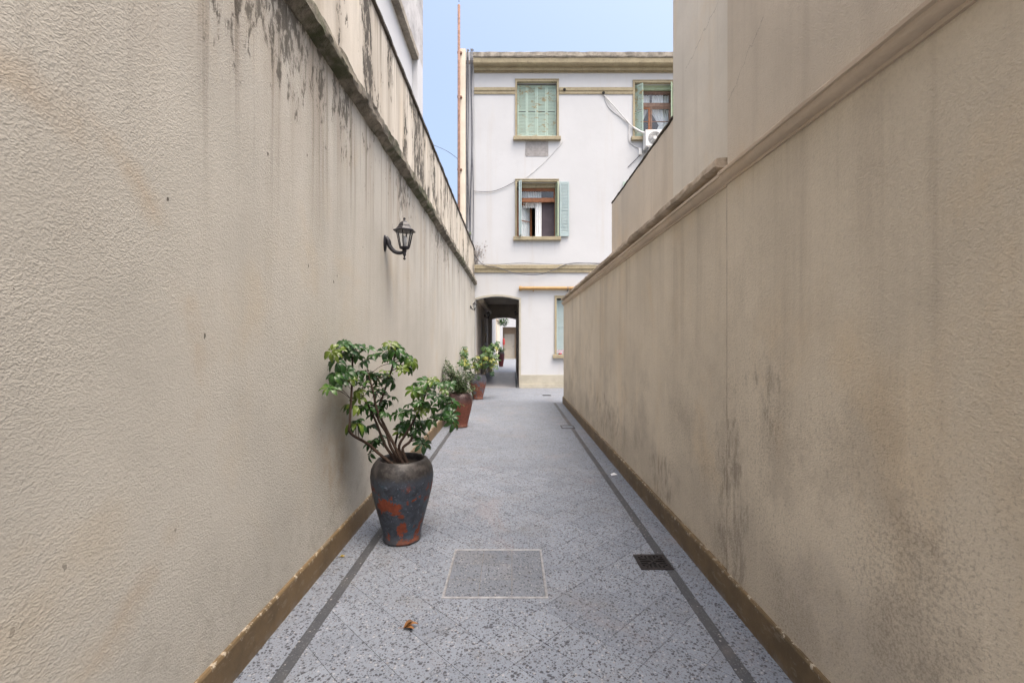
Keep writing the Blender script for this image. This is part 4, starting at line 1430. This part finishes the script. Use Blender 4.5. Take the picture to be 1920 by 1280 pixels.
b.box(-1.52, -0.93, 28.99, 36.0, 2.851, 2.95)
b.build('coping', m_cope, cw)
bh = thing('courtyard_house', (0, 40, 0), 'white house with a tan door recess, seen through the passage', 'building')
YD = 40.0
sd = YD / F
rx0, rx1, rz1 = (942.5 - CX) * sd, 0.42, EYE + 29 * sd
b = MB()
wall_with_holes(b, -5, 6, 0, 7, YD, [(rx0, rx1, 0.0, rz1)], 0.9)
b.build('front_wall', m_white, bh)
b = MB()
b.box(rx0 - 0.1, rx1 + 0.1, YD + 0.9, YD + 0.95, 0, rz1 + 0.1)
b.build('recess_back', m_recess, bh)
dx0, dx1, dzt = (946.5 - CX) * sd, (963.5 - CX) * sd, 2.15
b = MB()
b.box(dx0 - 0.06, dx1 + 0.06, YD + 0.84, YD + 0.899, 0.05, dzt + 0.06)
dd = b.build('door', m_door, bh)
for (z_a, z_b) in ((0.2, 0.85), (0.95, 2.0)):
    b = MB()
    b.cbox(dx0 + 0.1, dx1 - 0.1, YD + 0.822, YD + 0.839, z_a, z_b, 0.006)
    b.build('panel', m_door, dd)
b = MB()
b.lathe([(0.03, 0), (0.035, 0.03), (0.01, 0.05)], (0, 0, 0), 10, Matrix.Translation((dx1 - 0.06, YD + 0.839, 1.1)) @ Matrix.Rotation(R(90), 4, 'X'))
b.build('knob', m_iron, dd)
b = MB()
b.box(rx0 - 0.05, rx1 + 0.05, YD + 0.3, YD + 0.899, 0.002, 0.049)
b.build('step', m_plinth, bh)
fe = thing('fire_extinguisher', (rx0 + 0.12, YD - 0.1, 1.3), 'red cylinder hanging beside the far courtyard door', 'extinguisher')
b = MB()
b.lathe([(0.085, 0), (0.09, 0.02), (0.09, 0.45), (0.06, 0.52), (0.03, 0.54), (0.03, 0.6)], (rx0 + 0.10, YD - 0.1, 1.25), 14)
b.build('body', m_red, fe, True)
b = MB()
b.box(rx0 + 0.03, rx0 + 0.17, YD - 0.12, YD - 0.08, 1.851, 1.89)
b.build('handle', m_iron, fe)

# ------------------------------------------------------------------ plants
def leaf_mesh(name, seed, mat, n=8, L=0.095, wid=0.34, droop=0.5):
    """palmate compound leaf: leaflets fan out around the petiole tip"""
    r_ = random.Random(seed)
    b_ = MB()
    for k in range(n):
        a = 2 * math.pi * (k + r_.uniform(-0.2, 0.2)) / n
        ll = L * r_.uniform(0.72, 1.08) * (1.0 if k != 0 else 0.8)
        w_ = ll * wid * r_.uniform(0.85, 1.1)
        dr = droop * r_.uniform(0.5, 1.3)
        tw_ = r_.uniform(-0.35, 0.35)
        st = ((0.10, 0.10), (0.32, 0.62), (0.58, 1.0), (0.82, 0.78), (1.0, 0.12))
        v = []
        for t, e in st:
            x = ll * t * math.cos(dr * t * 0.8)
            z = 0.012 * math.sin(t * 2.2) - ll * math.sin(dr * t) * t * 0.9
            hw_ = w_ * 0.5 * e
            v += [(x, -hw_, z + 0.30 * hw_ + tw_ * hw_), (x, 0, z - 0.10 * hw_), (x, hw_, z + 0.30 * hw_ - tw_ * hw_)]
        f = []
        for i in range(len(st) - 1):
            f += [(3 * i, 3 * i + 3, 3 * i + 4, 3 * i + 1), (3 * i + 1, 3 * i + 4, 3 * i + 5, 3 * i + 2)]
        b_.add(v, f, Matrix.Rotation(a, 4, 'Z'))
    me = bpy.data.meshes.new(name)
    me.from_pydata(b_.v, [], b_.f)
    me.update()
    for p in me.polygons:
        p.use_smooth = True
    me.materials.append(mat)
    return me


def pot(parent, base, prof, mat, soil_z, soil_r, wob=0.015):
    """glazed jar standing at base; built in the thing's own frame so its glaze runs from the foot up"""
    b_ = MB()
    b_.lathe(prof, (0, 0, 0), 40, None, wob)
    p = b_.build('pot', mat, parent, True, True)
    b_ = MB()
    b_.lathe([(soil_r, soil_z - 0.02), (soil_r, soil_z), (soil_r * 0.5, soil_z + 0.012), (0.01, soil_z + 0.015)], (0, 0, 0), 20)
    b_.build('soil', m_soil, p, True, True)
    return p


def grow(parent, base, centres, branches, meshes, rnd, size=(0.8, 1.15), up=0.55, bark=None, rads=(0.012, 0.006), pet=0.0022):
    """branches (world paths) with stalks to each leaf centre; every leaf is an object"""
    b_ = MB()
    nodes = []
    for br in branches:
        pth = smooth_path(br, 6)
        m = len(pth)
        b_.tube(pth, [rads[0] + (rads[1] - rads[0]) * i / (m - 1) for i in range(m)], 7)
        nodes += pth[m // 4:]
    centre = sum(centres, Vector()) / len(centres)
    for c in centres:
        q = min(nodes, key=lambda n_: (n_ - c - Vector((0, 0, -0.05))).length)
        mid = (q + c) / 2 + Vector((0, 0, 0.02))
        if (q - c).length > 0.012:
            b_.tube(smooth_path([q, mid, c], 3), pet, 4, False)
        out = (c - q)
        if out.length < 1e-4:
            out = Vector((0, 0, 1))
        nrm = (out.normalized() * 0.55 + Vector((rnd.uniform(-0.35, 0.35), rnd.uniform(-0.55, 0.15), up + rnd.uniform(-0.2, 0.5)))).normalized()
        rot = nrm.to_track_quat('Z', 'Y').to_matrix().to_4x4() @ Matrix.Rotation(rnd.uniform(0, 6.28), 4, 'Z')
        s_ = rnd.uniform(*size)
        o = bpy.data.objects.new('leaf', rnd.choice(meshes))
        COL.objects.link(o)
        o.matrix_basis = Matrix.Translation(c) @ rot @ Matrix.Scale(s_, 4)
        attach(o, parent)
    b_.build('branches', bark or m_bark, parent, True)


PR1 = [(0.118, 0.0), (0.134, 0.004), (0.140, 0.018), (0.133, 0.030), (0.146, 0.09), (0.166, 0.17), (0.190, 0.26), (0.210, 0.34), (0.224, 0.42), (0.228, 0.47), (0.222, 0.52), (0.205, 0.560), (0.186, 0.583), (0.178, 0.594), (0.168, 0.598), (0.158, 0.590), (0.152, 0.565), (0.15, 0.53)]
YP = 3.37
P1 = W(754, 642 + F * EYE / YP, YP)
P1.z = 0.002
pl = thing('potted_plant', P1, 'large umbrella plant in a peeling dark slate and rust glazed jar, nearest the camera', 'potted plant')
pot(pl, P1, PR1, m_pot1, 0.55, 0.155)
lm = [leaf_mesh('leaf', 20 + i, m_leaf, n=7 + i % 3, L=0.066 + 0.007 * i, wid=0.42, droop=0.45 + 0.12 * i) for i in range(5)]
rp = random.Random(5)


def D(px, py, dy=0.0):
    y = min(YP + dy, 1.09 * F / max(1.0, CX - px))
    return W(px, py, y)


uv = [(110, 105), (150, 100), (190, 70), (235, 75), (280, 80), (330, 105), (370, 120), (150, 165), (200, 130), (260, 150), (300, 160), (120, 250), (160, 240), (120, 310), (160, 300), (205, 235), (235, 265), (330, 230), (365, 245), (270, 225), (300, 290), (340, 270),
      (280, 350), (265, 390), (350, 340), (390, 300), (420, 330), (440, 270), (480, 290), (460, 380), (430, 115), (470, 75), (500, 85), (535, 120), (570, 150), (590, 165), (480, 170), (530, 210), (545, 190), (440, 165), (450, 245), (420, 235),
      (235, 430), (300, 430), (340, 440), (270, 510), (255, 540), (350, 540), (390, 430), (420, 400), (440, 470), (370, 480), (520, 465), (570, 470), (620, 480), (560, 530), (600, 520), (660, 520), (560, 590), (620, 570), (640, 610), (680, 590), (540, 550), (660, 650),
      (630, 290), (680, 300), (720, 280), (750, 300), (610, 345), (650, 350), (700, 370), (590, 420), (640, 400), (680, 430), (720, 430), (760, 370), (790, 400), (820, 300), (790, 330), (850, 410), (820, 420), (840, 490), (810, 480), (760, 480), (850, 530), (730, 500),
      (350, 640), (350, 700), (390, 620), (310, 320), (240, 110), (400, 350), (700, 330), (640, 450)]
uv = [(455 + (u - 455) * (0.93 if u > 455 else 0.96), 380 + (v - 380) * 0.97) for u, v in uv]
cents = []
for u, v in uv:
    cents.append(D(580 + u / 3.047 + rp.uniform(-3, 3), 620 + v / 3.047 + rp.uniform(-3, 3), rp.uniform(-0.16, 0.14)))
for u, v in rp.sample(uv, 40):
    cents.append(D(580 + (u + rp.uniform(-25, 25)) / 3.047, 620 + (v + rp.uniform(-18, 25)) / 3.047, rp.uniform(-0.1, 0.2)))
brs = [[P1 + Vector((-0.05, -0.02, 0.54)), D(708, 848, -0.05), D(690, 832, -0.1), D(658, 812), D(656, 790), D(659, 740), D(661, 690), D(659, 655)],
       [P1 + Vector((-0.03, 0.02, 0.54)), D(724, 838, 0), D(714, 815, 0), D(704, 788, 0), D(692, 765, -0.05), D(678, 740, -0.1)],
       [P1 + Vector((0.0, 0.0, 0.54)), D(733, 838, 0), D(725, 812, 0.02), D(709, 785, 0.02), D(712, 760, 0.03), D(722, 730, 0.05), D(735, 690, 0.05), D(742, 655, 0.05)],
       [P1 + Vector((0.02, -0.02, 0.54)), D(737, 830, -0.05), D(722, 800, -0.06), D(706, 765, -0.06), D(700, 735, -0.08), D(690, 700, -0.1)],
       [P1 + Vector((0.05, 0.0, 0.54)), D(755, 842, 0), D(768, 828, 0.02), D(785, 805, 0.05), D(815, 790, 0.05), D(838, 768, 0.05), D(845, 750, 0.05)],
       [P1 + Vector((0.04, 0.02, 0.54)), D(748, 840, 0), D(760, 815, 0.0), D(772, 795, 0.0), D(790, 760, 0.0), D(800, 730, 0.0)],
       [P1 + Vector((0.02, 0.03, 0.54)), D(742, 842, 0.08), D(745, 815, 0.1), D(752, 790, 0.1)]]
grow(pl, P1, cents, brs, lm, rp)

# second plant: loose shrub in a reddish jar
YP2 = 7.85
P2 = W(863, 642 + F * EYE / YP2, YP2)
P2.z = 0.002
pl2 = thing('potted_plant', P2, 'loose pale green shrub in a reddish brown jar, second from the camera', 'potted plant')
pot(pl2, P2, [(r_ * 0.93, z * 0.98) for r_, z in PR1], m_pot2, 0.54, 0.14)
r2 = random.Random(9)
b = MB()
lb = MB()
for k in range(36):
    root = P2 + Vector((r2.uniform(-0.10, 0.10), r2.uniform(-0.10, 0.10), 0.53))
    tgt = W(r2.uniform(818, 890), r2.uniform(690, 752), YP2 + r2.uniform(-0.3, 0.25))
    tgt.x = max(tgt.x, -HW + 0.05)
    if k < 5:
        tgt = W(r2.uniform(832, 850), r2.uniform(675, 692), YP2 + r2.uniform(-0.1, 0.2))
        tgt.x = max(tgt.x, -HW + 0.05)
    mid = root.lerp(tgt, 0.5) + Vector((0, 0, 0.06))
    pth = smooth_path([root, mid, tgt], 6)
    b.tube(pth, [0.005 - 0.003 * i / (len(pth) - 1) for i in range(len(pth))], 5)
    for q in pth[3:]:
        for j in range(7):
            c = q + Vector((r2.gauss(0, 0.035), r2.gauss(0, 0.035), r2.gauss(0, 0.03)))
            c.x = max(c.x, -HW + 0.03)
            s_ = r2.uniform(0.018, 0.040)
            M_ = Matrix.Translation(c) @ Matrix.Rotation(r2.uniform(0, 6.28), 4, 'Z') @ Matrix.Rotation(r2.uniform(-1.0, 0.6), 4, 'Y')
            lb.add([(0, 0, 0), (s_ * 0.6, -s_ * 0.38, 0.004), (s_ * 1.6, 0, -0.006), (s_ * 0.6, s_ * 0.38, 0.004)], [(0, 1, 2, 3)], M_)
b.build('stems', m_bark_l, pl2, True)
lb.build('foliage', m_leaf2, pl2)['kind'] = 'stuff'

# third plant: variegated umbrella plant
YP3 = 11.7
P3 = W(896, 642 + F * EYE / YP3, YP3)
P3.z = 0.002
pl3 = thing('potted_plant', P3, 'bushy variegated umbrella plant in a rust and blue grey jar, before the arch', 'potted plant')
pot(pl3, P3, [(r_ * 0.98, z * 1.06) for r_, z in PR1], m_pot3, 0.585, 0.15)
r3 = random.Random(31)
lm3 = [leaf_mesh('leaf', 60 + i, m_leaf3, n=7, L=0.10, wid=0.45, droop=0.5) for i in range(3)]


def D3(px, py, dy=0.0):
    y_ = min(YP3 + dy, 1.12 * F / max(1.0, CX - px))
    return W(px, py, y_)


c3 = []
for (ax, ay, sx, sy, n_) in ((871, 662, 4, 10, 9), (875, 685, 6, 9, 12), (890, 684, 9, 9, 20), (905, 677, 8, 8, 16), (920, 655, 9, 9, 22), (926, 648, 7, 5, 10), (924, 683, 7, 11, 20), (932, 668, 4, 6, 5), (912, 668, 6, 7, 8), (893, 708, 8, 5, 8), (884, 722, 4, 6, 5)):
    for k in range(n_):
        c3.append(D3(r3.gauss(ax, sx * 0.75), r3.gauss(ay, sy * 0.75), r3.uniform(-0.3, 0.3)))
b3 = [[P3 + Vector((-0.05, 0, 0.58)), D3(886, 700), D3(876, 685), D3(871, 655)], [P3 + Vector((0.0, 0, 0.58)), D3(895, 695), D3(892, 680)], [P3 + Vector((0.05, 0, 0.58)), D3(908, 698), D3(914, 680), D3(919, 660), D3(921, 648)], [P3 + Vector((0.06, -0.03, 0.58)), D3(912, 698, -0.1), D3(922, 690, -0.15)]]
grow(pl3, P3, c3, b3, lm3, r3, (0.8, 1.2), 0.4, m_bark_l, (0.013, 0.007))

# fourth, far beyond the passage
P4 = W(939.5, 642 + F * EYE / 27.5, 27.5)
P4.z = 0.003
pl4 = thing('potted_plant', P4, 'dark red jar with a low green plant, beyond the passage', 'potted plant')
pot(pl4, P4, [(r_ * 0.92, z * 1.5) for r_, z in PR1], m_pot4, 0.83, 0.14)


def fuzz(parent, c, rad, n_, mat, seed, s0=0.05, s1=0.10):
    r_ = random.Random(seed)
    b_ = MB()
    for k in range(n_):
        d_ = Vector((r_.gauss(0, 1), r_.gauss(0, 1), r_.gauss(0, 1))).normalized() * (r_.random() ** 0.5)
        p = Vector(c) + Vector((d_.x * rad[0], d_.y * rad[1], d_.z * rad[2]))
        s_ = r_.uniform(s0, s1)
        M_ = Matrix.Translation(p) @ Matrix.Rotation(r_.uniform(0, 6.28), 4, 'Z') @ Matrix.Rotation(r_.uniform(-1.2, 0.8), 4, 'Y')
        b_.add([(0, 0, 0), (s_ * 0.6, -s_ * 0.36, 0.008), (s_ * 1.5, 0, -0.01), (s_ * 0.6, s_ * 0.36, 0.008)], [(0, 1, 2, 3)], M_)
    o = b_.build('foliage', mat, parent)
    o['kind'] = 'stuff'
    return o


fuzz(pl4, P4 + Vector((0, 0, 1.0)), (0.26, 0.26, 0.16), 160, m_leaf, 3)
hp = thing('overhanging_bush', (-1.0, 26.5, 2.95), 'green bush hanging over the far courtyard wall, seen through the passage', 'plant')
fuzz(hp, W(944, 604, 26.5), (0.34, 0.4, 0.26), 260, m_leaf, 4, 0.06, 0.12)
b = MB()
b.tube(smooth_path([(-1.2, 26.5, 2.9), (-1.0, 26.5, 3.05), W(940, 603, 26.5), W(946, 606, 26.5)]), 0.02, 6)
b.build('branch', m_bark, hp, True)

# tufts of weed on the left ledge and at the parapet
for i, (yy, zz, lab) in enumerate(((13.9, CORN_L + 0.11, 'small weed tuft on the left ledge near the white building'), (12.6, 4.45, 'tiny weed growing on the left parapet top near the white building'))):
    w_ = thing('weed_tuft', (-HW + 0.05, yy, zz), lab, 'plant')
    r_ = random.Random(40 + i)
    b = MB()
    for k in range(26):
        a = r_.uniform(0, 6.28)
        l_ = r_.uniform(0.06, 0.16)
        p = Vector((-HW + 0.04 + r_.uniform(-0.02, 0.02), yy + r_.uniform(-0.12, 0.12), zz - 0.01))
        q = p + Vector((math.cos(a) * l_ * 0.6 * (0.3 if math.cos(a) < 0 else 1), math.sin(a) * l_ * 0.6, l_ * r_.uniform(-0.1, 0.9)))
        sd_ = Vector((-math.sin(a), math.cos(a), 0)) * 0.007
        b.add([p - sd_, p + sd_, q], [(0, 1, 2)])
    b.build('blades', m_leaf2, w_)['kind'] = 'stuff'

# pink flowers on the ground-floor sill
fl = thing('flower_bunch', (FX(1050), YF - 0.05, FZ(664)), 'tiny bunch of pink flowers on the ground floor window sill', 'flowers')
r_ = random.Random(2)
b = MB()
for k in range(14):
    c = Vector((FX(1050) + r_.uniform(-0.09, 0.12), YF - 0.04 + r_.uniform(-0.03, 0.04), FZ(663) + r_.uniform(0.02, 0.13)))
    b.lathe([(0.006, -0.012), (0.024, 0.0), (0.018, 0.012), (0.003, 0.014)], c, 6)
b.build('blossoms', m_pink, fl)['kind'] = 'stuff'
b = MB()
b.lathe([(0.05, 0), (0.06, 0.03), (0.055, 0.035)], (FX(1050), YF - 0.04, FZ(664) - 0.001), 12)
b.build('saucer', m_red, fl)

# ------------------------------------------------------------------ litter
def fallen_leaf(label, px, py, size, mat, rz, curl=0.5):
    Y = F * EYE / (py - CY)
    c = Vector(((px - CX) / F * Y, Y, 0.002))
    t = thing('fallen_leaf', c, label, 'leaf', None, rz)
    b_ = MB()
    for k, (a, l_) in enumerate(((-0.5, 0.8), (0.05, 1.0), (0.45, 0.75))):
        v, f = [], []
        for i in range(6):
            q = i / 5
            w_ = size * 0.16 * math.sin(math.pi * min(1, q * 0.9 + 0.08))
            z = 0.004 + size * curl * 0.5 * math.sin(q * 2.6) * (0.4 + 0.3 * k)
            for s_ in (-1, 0, 1):
                v.append((size * l_ * q, s_ * w_, z + abs(s_) * w_ * 0.6))
        for i in range(5):
            f += [(3 * i, 3 * i + 3, 3 * i + 4, 3 * i + 1), (3 * i + 1, 3 * i + 4, 3 * i + 5, 3 * i + 2)]
        b_.add(v, f, Matrix.Rotation(a, 4, 'Z'))
    b_.build('blade', mat, t, True, True)
    b_ = MB()
    b_.tube([(0, 0, 0.005), (-size * 0.35, 0.01, 0.004)], 0.0014, 5)
    b_.build('stalk', mat, t, False, True)


fallen_leaf('curled orange brown dead leaf on the floor near the camera', 757, 1179, 0.075, m_dryleaf, R(15))
fallen_leaf('tiny yellow leaf on the floor beside the left skirting', 638, 1045, 0.035, m_yleaf, R(30), 0.3)
Y = F * EYE / (890 - CY)
b = MB()
c = ((1151 - CX) / F * Y, Y)
pp = [(c[0] - 0.035, c[1] - 0.03), (c[0] + 0.02, c[1] - 0.045), (c[0] + 0.042, c[1] + 0.005), (c[0] + 0.01, c[1] + 0.04), (c[0] - 0.03, c[1] + 0.03)]
b.add([(x, y_, 0.003 + 0.012 * (i % 2)) for i, (x, y_) in enumerate(pp)] + [(c[0], c[1], 0.012)], [(i, (i + 1) % 5, 5) for i in range(5)])
tag(b.build('paper_scrap', m_paper), 'crumpled white scrap on the floor beside the right skirting', 'litter')
